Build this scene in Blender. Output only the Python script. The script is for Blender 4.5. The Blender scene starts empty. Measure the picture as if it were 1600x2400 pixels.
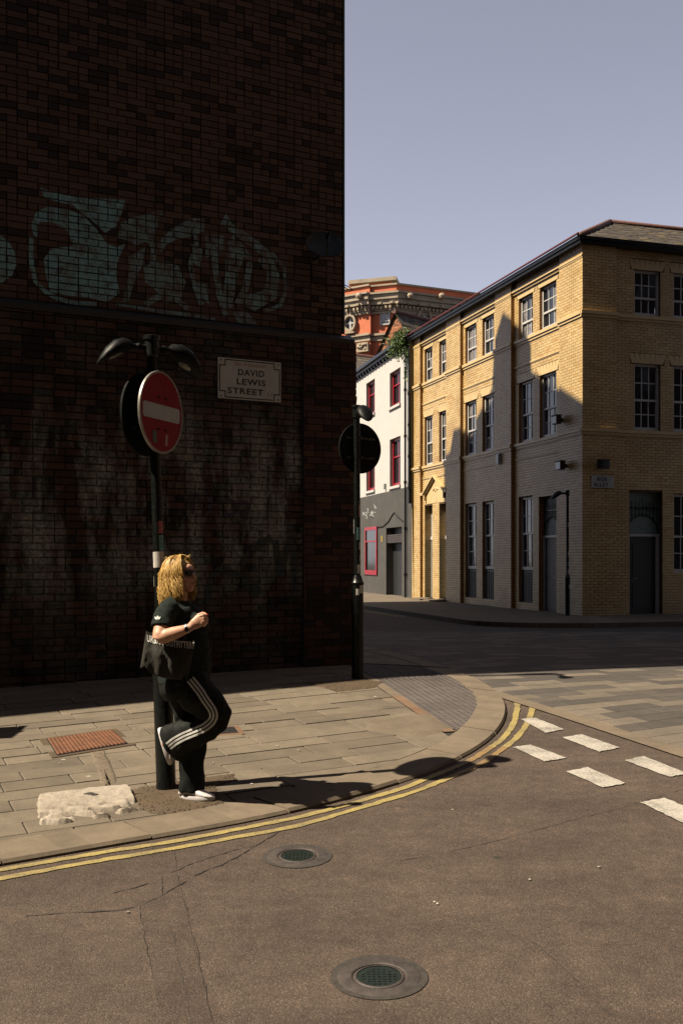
import bpy, bmesh, math, random
from mathutils import Vector, Matrix
from mathutils.bvhtree import BVHTree
random.seed(7)
scn = bpy.context.scene
col = scn.collection
V = Vector
# ------------------------------------------------------------------ camera, sky, sun, exposure
F, YH, HC = 2400.0, 1310.0, 1.62            # photo focal length in px, horizon row, eye height
cam = bpy.data.cameras.new('camera'); camo = bpy.data.objects.new('camera', cam); col.objects.link(camo)
cam.sensor_fit = 'VERTICAL'; cam.sensor_height = 36; cam.sensor_width = 24; cam.lens = 36 * F / 2400
cam.shift_y = (YH - 1200) / 2400; cam.clip_end = 2000; cam.clip_start = .05
camo.location = (0, 0, HC); camo.rotation_euler = (math.radians(90), 0, 0)
scn.camera = camo
SUN_TH, SUN_EL = math.radians(14.2), math.radians(51)
world = bpy.data.worlds.new('World'); scn.world = world; world.use_nodes = True
wn = world.node_tree; wn.nodes.clear()
sky = wn.nodes.new('ShaderNodeTexSky'); sky.sky_type = 'NISHITA'; sky.sun_disc = False
sky.sun_elevation = SUN_EL; sky.sun_rotation = math.radians(255); sky.dust_density = .3; sky.ozone_density = 1.0; sky.air_density = .76
hs = wn.nodes.new('ShaderNodeHueSaturation'); hs.inputs['Saturation'].default_value = .34
bg = wn.nodes.new('ShaderNodeBackground'); bg.inputs['Strength'].default_value = .05
wo = wn.nodes.new('ShaderNodeOutputWorld')
wn.links.new(sky.outputs[0], hs.inputs['Color']); tn = wn.nodes.new('ShaderNodeMix'); tn.data_type = 'RGBA'; tn.blend_type = 'MULTIPLY'; tn.inputs[0].default_value = 1.0; tn.inputs[7].default_value = (1.03, 1.0, 1.09, 1)
wn.links.new(hs.outputs[0], tn.inputs[6]); wn.links.new(tn.outputs[2], bg.inputs['Color']); wn.links.new(bg.outputs[0], wo.inputs[0])
sl = bpy.data.lights.new('sun', 'SUN'); sl.energy = 5.0; sl.angle = math.radians(.53); sl.color = (1, .86, .66)
so = bpy.data.objects.new('sun', sl); col.objects.link(so)
so.rotation_euler = V((math.cos(SUN_TH) * math.cos(SUN_EL), math.sin(SUN_TH) * math.cos(SUN_EL), -math.sin(SUN_EL))).to_track_quat('-Z', 'Y').to_euler()
so.location = (-10, -3, 20)
vs = scn.view_settings; vs.view_transform = 'Standard'; vs.look = 'None'; vs.exposure = 1.5; vs.gamma = 1; vs.use_curve_mapping = False

# ------------------------------------------------------------------ helpers
def ss(a, b, x):
    t = min(1, max(0, (x - a) / (b - a))); return t * t * (3 - 2 * t)
def g(x, y):                                   # level of the paving: the street climbs to the right and away
    z = .011 * (min(max(x, -8), 5) + 1) + .054 * (min(max(y, -6), 11.6) - 6.9)
    z -= .03 * max(0, min(x, 6) - 1) * ss(9.5, 11.6, y)
    s = ss(12.5, 24, y)
    return z * (1 - s) + .05 * s
def gp(px, py, h=0.0):                         # photo pixel -> point on the ground
    k = (px - 800) / F; m = (py - YH) / F; lo, hi = 1.0, 90.0
    for i in range(50):
        Y = (lo + hi) / 2
        if HC - m * Y > g(k * Y, Y) + h: lo = Y
        else: hi = Y
    return V((k * Y, Y))
class Fr:                                      # a vertical plane: u along it, z up, out = outward normal
    def __init__(s, o, u, n):
        s.o = V((o[0], o[1], 0)); s.u = V((u[0], u[1], 0)).normalized(); s.n = V((n[0], n[1], 0)).normalized()
    def p(s, u, z, out=0.0): return s.o + s.u * u + s.n * out + V((0, 0, z))
    def uv(s, px, py, out=0.0):
        d = V(((px - 800) / F, 1, (YH - py) / F)); c = V((0, 0, HC)); q = s.o + s.n * out
        t = (q - c).dot(s.n) / d.dot(s.n); P = c + d * t - q
        return P.dot(s.u), P.z
def wloc(o):
    l = V((0, 0, 0))
    while o: l = l + o.location; o = o.parent
    return l
class MB:
    def __init__(s): s.v = []; s.f = []; s.m = []
    def face(s, pts, mi=0):
        b = len(s.v); s.v += [tuple(p) for p in pts]; s.f.append(tuple(range(b, b + len(pts)))); s.m.append(mi)
    def add(s, vs_, fs_, mi=0):
        b = len(s.v); s.v += [tuple(p) for p in vs_]
        for f in fs_: s.f.append(tuple(i + b for i in f)); s.m.append(mi)
    def box(s, o, a, b, c, mi=0, skip=()):     # corner o, edges a,b,c
        o, a, b, c = V(o), V(a), V(b), V(c)
        P = [o, o + a, o + a + b, o + b, o + c, o + a + c, o + a + b + c, o + b + c]
        Fs = [(0, 3, 2, 1), (4, 5, 6, 7), (0, 1, 5, 4), (1, 2, 6, 5), (2, 3, 7, 6), (3, 0, 4, 7)]
        s.add(P, [f for i, f in enumerate(Fs) if i not in skip], mi)
    def cbox(s, c, sx, sy, sz, mi=0, rz=0.0):
        R = Matrix.Rotation(rz, 3, 'Z'); a, b, d = R @ V((sx, 0, 0)), R @ V((0, sy, 0)), V((0, 0, sz))
        s.box(V(c) - (a + b + d) / 2, a, b, d, mi)
    def fbox(s, fr, u0, u1, z0, z1, o0, o1, mi=0, skip=()):
        s.box(fr.p(u0, z0, o0), fr.u * (u1 - u0), fr.n * (o1 - o0), V((0, 0, z1 - z0)), mi, skip)
    def rings(s, R, cap0=True, cap1=True, mi=0):
        n = len(R[0]); b = len(s.v)
        for r in R: s.v += [tuple(p) for p in r]
        for i in range(len(R) - 1):
            for j in range(n):
                k = (j + 1) % n
                s.f.append((b + i * n + j, b + i * n + k, b + (i + 1) * n + k, b + (i + 1) * n + j)); s.m.append(mi)
        if cap0: s.f.append(tuple(b + j for j in reversed(range(n)))); s.m.append(mi)
        if cap1: s.f.append(tuple(b + (len(R) - 1) * n + j for j in range(n))); s.m.append(mi)
    def tube(s, path, rad, n=8, mi=0, cap=True):
        path = [V(p) for p in path]; L = len(path)
        if not hasattr(rad, '__len__'): rad = [rad] * L
        up = None; R = []
        for i, p in enumerate(path):
            t = (path[min(i + 1, L - 1)] - path[max(i - 1, 0)]).normalized()
            if up is None: up = V((0, 0, 1)) if abs(t.z) < .9 else V((1, 0, 0))
            a = (up - t * up.dot(t)).normalized(); b = t.cross(a); up = a
            R.append([p + (a * math.cos(2 * math.pi * j / n) + b * math.sin(2 * math.pi * j / n)) * rad[i] for j in range(n)])
        s.rings(R, cap, cap, mi)
    def lathe(s, base, prof, n=20, mi=0, lean=(0, 0), cap0=True, cap1=True):
        base = V(base); R = []
        for r, z in prof:
            c = base + V((lean[0] * z, lean[1] * z, z))
            R.append([c + V((math.cos(2 * math.pi * j / n), math.sin(2 * math.pi * j / n), 0)) * r for j in range(n)])
        s.rings(R, cap0, cap1, mi)
    def slab(s, poly, h, thick, ch=.006, mi=0, gf=None, tilt=0.0):   # convex ground polygon, chamfered
        gf = gf or g; c = sum((V(p) for p in poly), V((0, 0))) / len(poly)
        def rg(ins, dz):
            R = []
            for p in poly:
                p = V(p); d = c - p; q = p + d.normalized() * min(ins, d.length * .4)
                R.append(V((q.x, q.y, gf(q.x, q.y) + h + dz)))
            return R
        s.rings([rg(0, -thick), rg(0, -ch), rg(ch * 1.2, 0)], False, True, mi)
    def build(s, name, mat, parent=None, smooth=False, angle=None, kind=None):
        if parent is not None:
            l = wloc(parent); s.v = [(x - l.x, y - l.y, z - l.z) for x, y, z in s.v]
        me = bpy.data.meshes.new(name); me.from_pydata(s.v, [], s.f)
        mats = mat if isinstance(mat, (list, tuple)) else [mat]
        for m in mats: me.materials.append(m)
        if len(mats) > 1: me.polygons.foreach_set('material_index', s.m)
        bm = bmesh.new(); bm.from_mesh(me); bmesh.ops.recalc_face_normals(bm, faces=bm.faces); bm.to_mesh(me); bm.free()
        if smooth:
            me.shade_smooth()
            if angle: me.set_sharp_from_angle(angle=math.radians(angle))
        o = bpy.data.objects.new(name, me); col.objects.link(o)
        if parent is not None: o.parent = parent
        if kind: o['kind'] = kind
        return o
def tag(o, label, cat, group=None):
    o['label'] = label; o['category'] = cat
    if group: o['group'] = group
    return o
def thing(name, label, cat, loc, group=None):
    o = bpy.data.objects.new(name, None); col.objects.link(o); o.location = loc; o.empty_display_size = .2
    return tag(o, label, cat, group)
def struct(name, mb, mat, **k):
    o = mb.build(name, mat, **k); o['kind'] = 'structure'; return o
def clip_half(poly, p, n):                     # keep the side where (q-p).n >= 0
    out = []
    for i in range(len(poly)):
        a, b = V(poly[i]), V(poly[(i + 1) % len(poly)]); da, db = (a - p).dot(n), (b - p).dot(n)
        if da >= 0: out.append(a)
        if (da >= 0) != (db >= 0): out.append(a + (b - a) * (da / (da - db)))
    return out
def clip_convex(poly, cl):                     # cl counter-clockwise
    for i in range(len(cl)):
        a, b = V(cl[i]), V(cl[(i + 1) % len(cl)]); e = b - a
        poly = clip_half(poly, a, V((-e.y, e.x)))
        if len(poly) < 3: return []
    out = []
    for p in poly:
        if not out or (p - out[-1]).length > 1e-4: out.append(p)
    if len(out) > 2 and (out[0] - out[-1]).length < 1e-4: out.pop()
    return out if len(out) > 2 else []
def area(poly): return abs(sum(poly[i].x * poly[(i + 1) % len(poly)].y - poly[(i + 1) % len(poly)].x * poly[i].y for i in range(len(poly)))) / 2
def hull(pts):
    P = sorted((p.x, p.y) for p in pts)
    def half(P):
        h = []
        for p in P:
            while len(h) > 1 and (h[-1][0] - h[-2][0]) * (p[1] - h[-2][1]) - (h[-1][1] - h[-2][1]) * (p[0] - h[-2][0]) <= 0: h.pop()
            h.append(p)
        return h
    return [V(p) for p in half(P)[:-1] + half(P[::-1])[:-1]]
def resample(pts, step):
    d = [0]
    for i in range(1, len(pts)): d.append(d[-1] + (pts[i] - pts[i - 1]).length)
    n = max(2, int(d[-1] / step)); out = []; j = 0
    for i in range(n + 1):
        t = d[-1] * i / n
        while j < len(d) - 2 and d[j + 1] < t: j += 1
        out.append(pts[j].lerp(pts[j + 1], (t - d[j]) / max(1e-9, d[j + 1] - d[j])))
    return out
def smooth_line(pts, it=3):
    for _ in range(it): pts = [pts[0]] + [(pts[i - 1] + pts[i] * 2 + pts[i + 1]) / 4 for i in range(1, len(pts) - 1)] + [pts[-1]]
    return pts
def text_mesh(body, size, bold=0.0, shear=0.0, spacing=1.0):
    cu = bpy.data.curves.new('t', 'FONT'); cu.body = body; cu.size = size; cu.offset = bold; cu.shear = shear
    cu.space_character = spacing if bold == 0 else 1.12; cu.align_x = 'CENTER'; cu.align_y = 'CENTER'; cu.extrude = 0.0; cu.resolution_u = 3
    o = bpy.data.objects.new('t', cu); col.objects.link(o)
    dg = bpy.context.evaluated_depsgraph_get(); me = o.evaluated_get(dg).to_mesh()
    vs_ = [v.co.copy() for v in me.vertices]; fs_ = [tuple(p.vertices) for p in me.polygons]
    o.evaluated_get(dg).to_mesh_clear(); bpy.data.objects.remove(o); bpy.data.curves.remove(cu)
    return vs_, fs_
def lettering(parent, mat, body, size, c, ux, uz, n, bold=0.0, shear=0.0, width=None, height=None, name='lettering'):
    vs_, fs_ = text_mesh(body, size, bold, shear)
    xs = [v.x for v in vs_]; ys = [v.y for v in vs_]; cx, cy = (max(xs) + min(xs)) / 2, (max(ys) + min(ys)) / 2
    kx = width / (max(xs) - min(xs)) if width else 1; ky = height / (max(ys) - min(ys)) if height else kx
    mb = MB(); mb.add([V(c) + ux * (v.x - cx) * kx + uz * (v.y - cy) * ky + n * .0015 for v in vs_], fs_)
    return mb.build(name, mat, parent)
# ------------------------------------------------------------------ materials
def nodes(name):
    m = bpy.data.materials.new(name); m.use_nodes = True; nt = m.node_tree
    return m, nt, nt.nodes['Principled BSDF']
def N(nt, t, **k):
    n = nt.nodes.new(t)
    for a, b in k.items():
        if a in n.inputs: n.inputs[a].default_value = b
        else: setattr(n, a, b)
    return n
def noise(nt, scale, detail=4, rough=.6, coord=None, dist=0.0):
    n = N(nt, 'ShaderNodeTexNoise'); n.inputs['Scale'].default_value = scale; n.inputs['Detail'].default_value = detail
    n.inputs['Roughness'].default_value = rough; n.inputs['Distortion'].default_value = dist
    if coord is not None: nt.links.new(coord, n.inputs['Vector'])
    return n.outputs['Fac']
def ramp(nt, fac, stops):
    r = N(nt, 'ShaderNodeValToRGB'); nt.links.new(fac, r.inputs['Fac']); e = r.color_ramp.elements
    while len(e) < len(stops): e.new(.5)
    for i, (p, c) in enumerate(stops):
        e[i].position = p; e[i].color = (c, c, c, 1) if not hasattr(c, '__len__') else (*c, 1)
    return r.outputs['Color']
def mix(nt, fac, a, b, mode='MIX'):
    n = N(nt, 'ShaderNodeMix', data_type='RGBA', blend_type=mode)
    for s_, v in (('Factor', fac), ('A', a), ('B', b)):
        i = [q for q in n.inputs if q.name == s_ and (q.type == 'RGBA' or (s_ == 'Factor' and q.type == 'VALUE'))][0]
        if isinstance(v, bpy.types.NodeSocket): nt.links.new(v, i)
        elif hasattr(v, '__len__'): i.default_value = (*v, 1)
        else: i.default_value = v if s_ == 'Factor' else (v, v, v, 1)
    return [q for q in n.outputs if q.type == 'RGBA'][0]
def math_(nt, op, a, b=0.0, c=None):
    n = N(nt, 'ShaderNodeMath', operation=op)
    for i, v in enumerate((a, b) if c is None else (a, b, c)):
        if isinstance(v, bpy.types.NodeSocket): nt.links.new(v, n.inputs[i])
        else: n.inputs[i].default_value = v
    return n.outputs[0]
ALB = .45                                       # the picture is exposed a stop up, so surfaces sit at the dark end of their real range
def setcol(nt, b, c): nt.links.new(mix(nt, 1.0, c, (ALB, ALB, ALB), 'MULTIPLY'), b.inputs['Base Color'])
def pos(nt): return N(nt, 'ShaderNodeNewGeometry').outputs['Position']
def bump(nt, bs, h, strength=.3, dist=.01):
    b = N(nt, 'ShaderNodeBump'); b.inputs['Strength'].default_value = strength; b.inputs['Distance'].default_value = dist
    nt.links.new(h, b.inputs['Height']); nt.links.new(b.outputs[0], bs.inputs['Normal'])
def rnd(nt):                                   # one value per brick or slab, joined or separate
    a = N(nt, 'ShaderNodeNewGeometry').outputs['Random Per Island']; b = N(nt, 'ShaderNodeObjectInfo').outputs['Random']
    return math_(nt, 'FRACT', math_(nt, 'ADD', a, b))
def plain(name, c, rough=.5, var=.25, scale=6.0, bstr=.15, bscale=60.0, metal=0.0, spec=.5, coat=0.0):
    m, nt, b = nodes(name); P = pos(nt)
    f = ramp(nt, noise(nt, scale, 5, .65, P), [(.3, 1 - var), (.7, 1 + var)])
    setcol(nt, b, mix(nt, 1.0, c, f, 'MULTIPLY'))
    r = ramp(nt, noise(nt, scale * 3, 4, .6, P), [(.3, max(.02, rough - .1)), (.7, min(1, rough + .1))])
    nt.links.new(r, b.inputs['Roughness']); b.inputs['Metallic'].default_value = metal; b.inputs['Specular IOR Level'].default_value = spec
    b.inputs['Coat Weight'].default_value = coat
    if bstr: bump(nt, b, noise(nt, bscale, 4, .6, P), bstr, .005)
    return m
def brickmat(name, c0, c1, dark=None, pdark=0.0, stain=None, rough=.75, effl=None, spec=.3, scale=1.0):
    m, nt, b = nodes(name); P = pos(nt); r = rnd(nt)
    c = mix(nt, r, c0, c1)
    if dark:
        f = math_(nt, 'LESS_THAN', math_(nt, 'FRACT', math_(nt, 'MULTIPLY', r, 37.7)), pdark); c = mix(nt, f, c, dark)
    v = ramp(nt, noise(nt, 22 * scale, 5, .7, P), [(.25, .7), (.75, 1.25)]); c = mix(nt, 1.0, c, v, 'MULTIPLY')
    if stain: c = mix(nt, ramp(nt, noise(nt, .9, 5, .6, P), [(.42, 0.0), (.68, .75)]), c, stain)
    if effl:
        mp = N(nt, 'ShaderNodeMapping'); mp.inputs['Scale'].default_value = (1.5, 1.5, .42); nt.links.new(P, mp.inputs['Vector'])
        e = math_(nt, 'MULTIPLY', ramp(nt, noise(nt, 1.6, 7, .72, mp.outputs[0]), [(.44, 0.0), (.60, 1.0)]), ramp(nt, noise(nt, 26, 5, .75, P), [(.36, .15), (.56, 1.0)]))
        z = N(nt, 'ShaderNodeSeparateXYZ'); nt.links.new(P, z.inputs[0])
        zz = ramp(nt, math_(nt, 'DIVIDE', z.outputs['Z'], 5.0), [(.18, .2), (.34, 1.0), (.56, 1.0), (.72, .12)])
        c = mix(nt, math_(nt, 'MULTIPLY', e, zz), c, effl)
    setcol(nt, b, c); b.inputs['Roughness'].default_value = rough; b.inputs['Specular IOR Level'].default_value = spec
    bump(nt, b, noise(nt, 70 * scale, 5, .7, P), .5, .004)
    return m
M = {}
M['brick_up'] = brickmat('red_brown_brick', (.105, .060, .045), (.165, .098, .074), (.035, .025, .022), .22)
M['brick_low'] = brickmat('sooty_brick', (.045, .026, .02), (.10, .045, .032), (.016, .013, .013), .35, effl=(.42, .45, .41), rough=.9)
M['brick_pier'] = brickmat('pier_brick', (.07, .032, .022), (.12, .055, .038), (.03, .02, .018), .3, rough=.85)
M['mortar_dark'] = plain('dark_mortar', (.035, .031, .028), .95, .3, 8, .4, 120)
M['mortar_low'] = brickmat('sooty_mortar', (.05, .045, .04), (.05, .045, .04), effl=(.46, .49, .45), rough=.95)
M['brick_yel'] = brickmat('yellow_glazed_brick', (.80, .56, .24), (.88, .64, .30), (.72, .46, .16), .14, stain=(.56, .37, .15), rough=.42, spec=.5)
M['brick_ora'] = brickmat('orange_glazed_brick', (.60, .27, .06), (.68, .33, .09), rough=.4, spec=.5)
M['mortar_yel'] = plain('brown_mortar', (.13, .07, .025), .9, .3, 8, .3, 100)
M['faience'] = plain('cream_faience', (.82, .60, .29), .45, .12, 4, .1, 40)
M['white_paint'] = plain('white_painted_render', (.72, .70, .675), .7, .06, 2.5, .25, 30)
M['grey_paint'] = plain('grey_painted_brick', (.075, .070, .063), .75, .25, 1.5, .5, 45)
M['white_frame'] = plain('white_window_paint', (.72, .71, .70), .4, .1, 5, .05, 60)
M['red_frame'] = plain('crimson_window_paint', (.42, .008, .025), .35, .15, 5, .05, 60)
M['glass'] = plain('dark_window_glass', (.02, .023, .026), .06, .3, 2, .02, 4, spec=.8)
M['glass2'] = plain('sky_curtain_glass', (.26, .25, .25), .12, .5, 7, .02, 4, spec=.7)  # pale grey puts sky reflection and net curtains into the pane colour
M['black_paint'] = plain('black_gloss_paint', (.007, .009, .0085), .32, .4, 12, .12, 90, spec=.3)
M['lamp_black'] = plain('satin_black_lamp', (.004, .005, .0048), .5, .3, 12, .08, 90, spec=.12)
M['sign_back'] = plain('dull_black_sign_back', (.008, .010, .0095), .8, .3, 12, .1, 90, spec=.1)
M['dark_iron'] = plain('dark_cast_iron', (.02, .02, .021), .5, .3, 14, .2, 80)
M['stone_slab'] = None
def stone_mat(name, c0, c1, rough=.85, spot=True, grain=90.0, bst=.35, stainc=(.10, .085, .07)):
    m, nt, b = nodes(name); P = pos(nt)
    c = mix(nt, rnd(nt), c0, c1)
    c = mix(nt, 1.0, c, ramp(nt, noise(nt, grain, 4, .8, P), [(.28, .72), (.72, 1.25)]), 'MULTIPLY')
    c = mix(nt, ramp(nt, noise(nt, 1.7, 6, .7, P), [(.45, 0.0), (.75, .55)]), c, stainc)
    c = mix(nt, 1.0, c, ramp(nt, noise(nt, 5.0, 5, .7, P), [(.3, .85), (.7, 1.15)]), 'MULTIPLY')
    if spot:
        v = N(nt, 'ShaderNodeTexVoronoi'); v.inputs['Scale'].default_value = 3.2; nt.links.new(P, v.inputs['Vector'])
        f = ramp(nt, math_(nt, 'ADD', v.outputs['Distance'], math_(nt, 'MULTIPLY', noise(nt, 30, 3, .6, P), .06)), [(.095, .6), (.115, 0.0)])
        w = N(nt, 'ShaderNodeSeparateColor'); nt.links.new(v.outputs['Color'], w.inputs[0])
        c = mix(nt, math_(nt, 'MULTIPLY', f, math_(nt, 'GREATER_THAN', w.outputs[0], .55)), c, (.09, .08, .07))
        c = mix(nt, math_(nt, 'MULTIPLY', f, math_(nt, 'LESS_THAN', w.outputs[0], .18)), c, (.62, .58, .55))
    setcol(nt, b, c); b.inputs['Roughness'].default_value = rough; b.inputs['Specular IOR Level'].default_value = .25
    bump(nt, b, noise(nt, grain * 1.3, 5, .75, P), bst, .004)
    return m
def asphalt_mat(name='worn_asphalt', tone=1.0):
    m, nt, b = nodes(name); P = pos(nt)
    v = N(nt, 'ShaderNodeTexVoronoi'); v.inputs['Scale'].default_value = 170; nt.links.new(P, v.inputs['Vector'])
    w = N(nt, 'ShaderNodeSeparateColor'); nt.links.new(v.outputs['Color'], w.inputs[0])
    chip = ramp(nt, w.outputs[0], [(.0, (.078, .057, .046)), (.45, (.108, .079, .063)), (.85, (.132, .097, .075)), (1.0, (.20, .155, .122))])
    edge = ramp(nt, v.outputs['Distance'], [(.3, 1.0), (.7, .7)])
    c = mix(nt, 1.0, chip, edge, 'MULTIPLY')
    c = mix(nt, 1.0, c, ramp(nt, noise(nt, .55, 5, .65, P), [(.3, .80), (.7, 1.32)]), 'MULTIPLY')
    c = mix(nt, 1.0, c, ramp(nt, noise(nt, 9, 5, .7, P), [(.3, .8), (.7, 1.25)]), 'MULTIPLY')
    mp = N(nt, 'ShaderNodeMapping'); mp.inputs['Rotation'].default_value = (0, 0, -.44); mp.inputs['Scale'].default_value = (.35, 1.5, 1); nt.links.new(P, mp.inputs['Vector'])
    c = mix(nt, 1.0, c, ramp(nt, noise(nt, 1.3, 5, .6, mp.outputs[0]), [(.32, .80 * tone), (.68, 1.2 * tone)]), 'MULTIPLY')
    c = mix(nt, ramp(nt, noise(nt, 1.1, 6, .7, P), [(.62, 0.0), (.74, .5)]), c, (.045, .036, .03))
    v2 = N(nt, 'ShaderNodeTexVoronoi'); v2.inputs['Scale'].default_value = 2.3; nt.links.new(P, v2.inputs['Vector'])
    w2 = N(nt, 'ShaderNodeSeparateColor'); nt.links.new(v2.outputs['Color'], w2.inputs[0])
    f = ramp(nt, math_(nt, 'ADD', v2.outputs['Distance'], math_(nt, 'MULTIPLY', noise(nt, 25, 3, .6, P), .08)), [(.085, .7), (.105, 0.0)])
    c = mix(nt, math_(nt, 'MULTIPLY', f, math_(nt, 'GREATER_THAN', w2.outputs[0], .7)), c, (.19, .145, .10))
    c = mix(nt, math_(nt, 'MULTIPLY', f, math_(nt, 'LESS_THAN', w2.outputs[0], .2)), c, (.03, .035, .03))
    setcol(nt, b, c); b.inputs['Roughness'].default_value = .9; b.inputs['Specular IOR Level'].default_value = .25
    h = math_(nt, 'ADD', math_(nt, 'MULTIPLY', v.outputs['Distance'], -1.0), math_(nt, 'MULTIPLY', noise(nt, 40, 4, .7, P), 1.2))
    bump(nt, b, h, .75, .004)
    return m
def paint_mat(name, c, wear=.5, under=(.10, .085, .07), scale=14.0):
    m, nt, b = nodes(name); P = pos(nt)
    f = ramp(nt, math_(nt, 'ADD', math_(nt, 'MULTIPLY', noise(nt, scale * 4, 5, .8, P), .6), math_(nt, 'MULTIPLY', noise(nt, scale * .25, 3, .6, P), .4)), [(.60 - wear * .2, 0.0), (.66, .9)])
    c2 = mix(nt, 1.0, c, ramp(nt, noise(nt, 60, 4, .7, P), [(.3, .78), (.7, 1.15)]), 'MULTIPLY')
    setcol(nt, b, mix(nt, f, c2, under)); b.inputs['Roughness'].default_value = .8
    bump(nt, b, noise(nt, 110, 4, .7, P), .5, .004)
    return m
M['slab'] = stone_mat('pavement_flag', (0.176, 0.144, 0.108), (0.242, 0.200, 0.148))
M['kerb'] = stone_mat('sandstone_kerb', (0.212, 0.169, 0.121), (0.255, 0.203, 0.146), grain=140)
M['sett_l'] = stone_mat('light_paving_block', (0.186, 0.158, 0.124), (0.229, 0.192, 0.155), spot=False, grain=60)
M['sett_d'] = stone_mat('dark_paving_block', (0.091, 0.081, 0.073), (0.133, 0.115, 0.101), spot=False, grain=60)
M['conc'] = stone_mat('concrete_edging', (0.212, 0.169, 0.121), (0.227, 0.176, 0.127), spot=False)
M['salmon'] = stone_mat('salmon_concrete', (0.221, 0.130, 0.078), (0.260, 0.163, 0.104), spot=False)
M['tactile'] = stone_mat('grey_tactile_paving', (0.120, 0.104, 0.100), (0.160, 0.140, 0.132), spot=False)
M['joint'] = plain('pavement_joint', (.025, .021, .017), .95, .4, 20, .4, 150)
M['asphalt'] = asphalt_mat(); M['asphalt2'] = asphalt_mat('trench_asphalt', .88)
M['tar'] = plain('open_crack', (.042, .034, .028), .9, .5, 30, .5, 150)
M['yellow_line'] = paint_mat('yellow_road_paint', (.47, .365, .11), .85)
M['yellow_old'] = paint_mat('worn_yellow_paint', (.42, .25, .07), 1.2)
M['white_line'] = paint_mat('white_road_paint', (.60, .56, .50), .7)
M['dirt'] = stone_mat('gravelly_dirt', (0.104, 0.072, 0.042), (0.130, 0.091, 0.055), spot=False, grain=160, bst=.9)
M['rust'] = plain('rusty_iron', (.22, .085, .035), .8, .35, 9, .5, 90)
M['old_stone'] = stone_mat('pale_weathered_stone', (.48, .42, .35), (.52, .455, .375), spot=False, grain=28, bst=.9, stainc=(.25, .2, .15))
M['iron'] = plain('worn_manhole_iron', (.095, .078, .072), .6, .4, 14, .4, 70, metal=.3)
M['glass_green'] = plain('green_black_lid', (.006, .015, .010), .5, .5, 25, .4, 60)
# ------------------------------------------------------------------ setting: ground and road
WD = math.radians(27); KD = math.radians(25.5)
K = V((.165, 13.2))                             # street corner of the brick building
LW = Fr(K, (-math.cos(WD), -math.sin(WD)), (math.sin(WD), -math.cos(WD)))
mb = MB(); mb.face([(-400, -400, -.6), (400, -400, -.6), (400, 400, -.6), (-400, 400, -.6)]); struct('ground', mb, M['asphalt'])
ROAD = -.026
mb = MB(); xs = [-26 + .8 * i for i in range(66)]; ys = [-8 + .8 * i for i in range(90)]
mb.v = [(x, y, g(x, y) + ROAD) for y in ys for x in xs]; nx = len(xs)
mb.f = [(j * nx + i, j * nx + i + 1, (j + 1) * nx + i + 1, (j + 1) * nx + i) for j in range(len(ys) - 1) for i in range(nx - 1)]; mb.m = [0] * len(mb.f)
road = struct('road', mb, M['asphalt'], smooth=True)
def strip(pts, w0, h, mat, name, parent, jag=.0, widths=None):
    mb = MB(); L = []; n = len(pts)
    for i, p in enumerate(pts):
        t = (pts[min(i + 1, n - 1)] - pts[max(0, i - 1)]).normalized(); q = V((-t.y, t.x)); w = (widths[i] if widths else w0) / 2
        a, b = p + q * (w + random.uniform(-jag, jag)), p - q * (w + random.uniform(-jag, jag))
        L.append((V((a.x, a.y, g(*a) + h)), V((b.x, b.y, g(*b) + h))))
    for i in range(n - 1): mb.face([L[i][0], L[i][1], L[i + 1][1], L[i + 1][0]])
    return mb.build(name, mat, parent)
kerb_o = [gp(*p) for p in [(13, 2020), (259, 1973), (509, 1935), (700, 1897), (838, 1859), (935, 1833), (1056, 1787), (1130, 1747), (1176, 1707), (1191, 1661), (1185, 1635), (1153, 1609), (1123, 1592)]]
kerb_i = [gp(*p) for p in [(31, 1968), (254, 1935), (366, 1915), (522, 1888), (700, 1846), (815, 1819), (935, 1784), (1001, 1758), (1067, 1721), (1096, 1695), (1122, 1658), (1116, 1629), (1096, 1609)]]
kd = V((math.cos(KD), math.sin(KD))); sd = V((-.2873, .958))
kerb_o = [kerb_o[0] - kd * 10] + kerb_o + [V((1.30, 12.9)), V((1.0, 14.3))] + [V((1.0, 14.3)) + sd * k for k in (3, 8, 14)]
kerb_i = [kerb_i[0] - kd * 10] + kerb_i + [V((1.02, 12.85)), V((.72, 14.2))] + [V((.72, 14.2)) + sd * k for k in (3, 8, 14)]
ko = smooth_line(resample(kerb_o, .15), 14); ki = smooth_line(resample(kerb_i, .15), 14)
kerb = bpy.data.objects.new('kerb', None); col.objects.link(kerb); kerb['kind'] = 'structure'; kerb.location = (0, 6.5, 0)
n_k = 36; A = resample(ko, .01); B = resample(ki, .01)
i0 = 0
acc = []; t = 0.0
while t < 1: acc.append(t); t += random.uniform(.85, 1.05) / (.01 * len(A))
acc.append(1.0)
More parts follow.
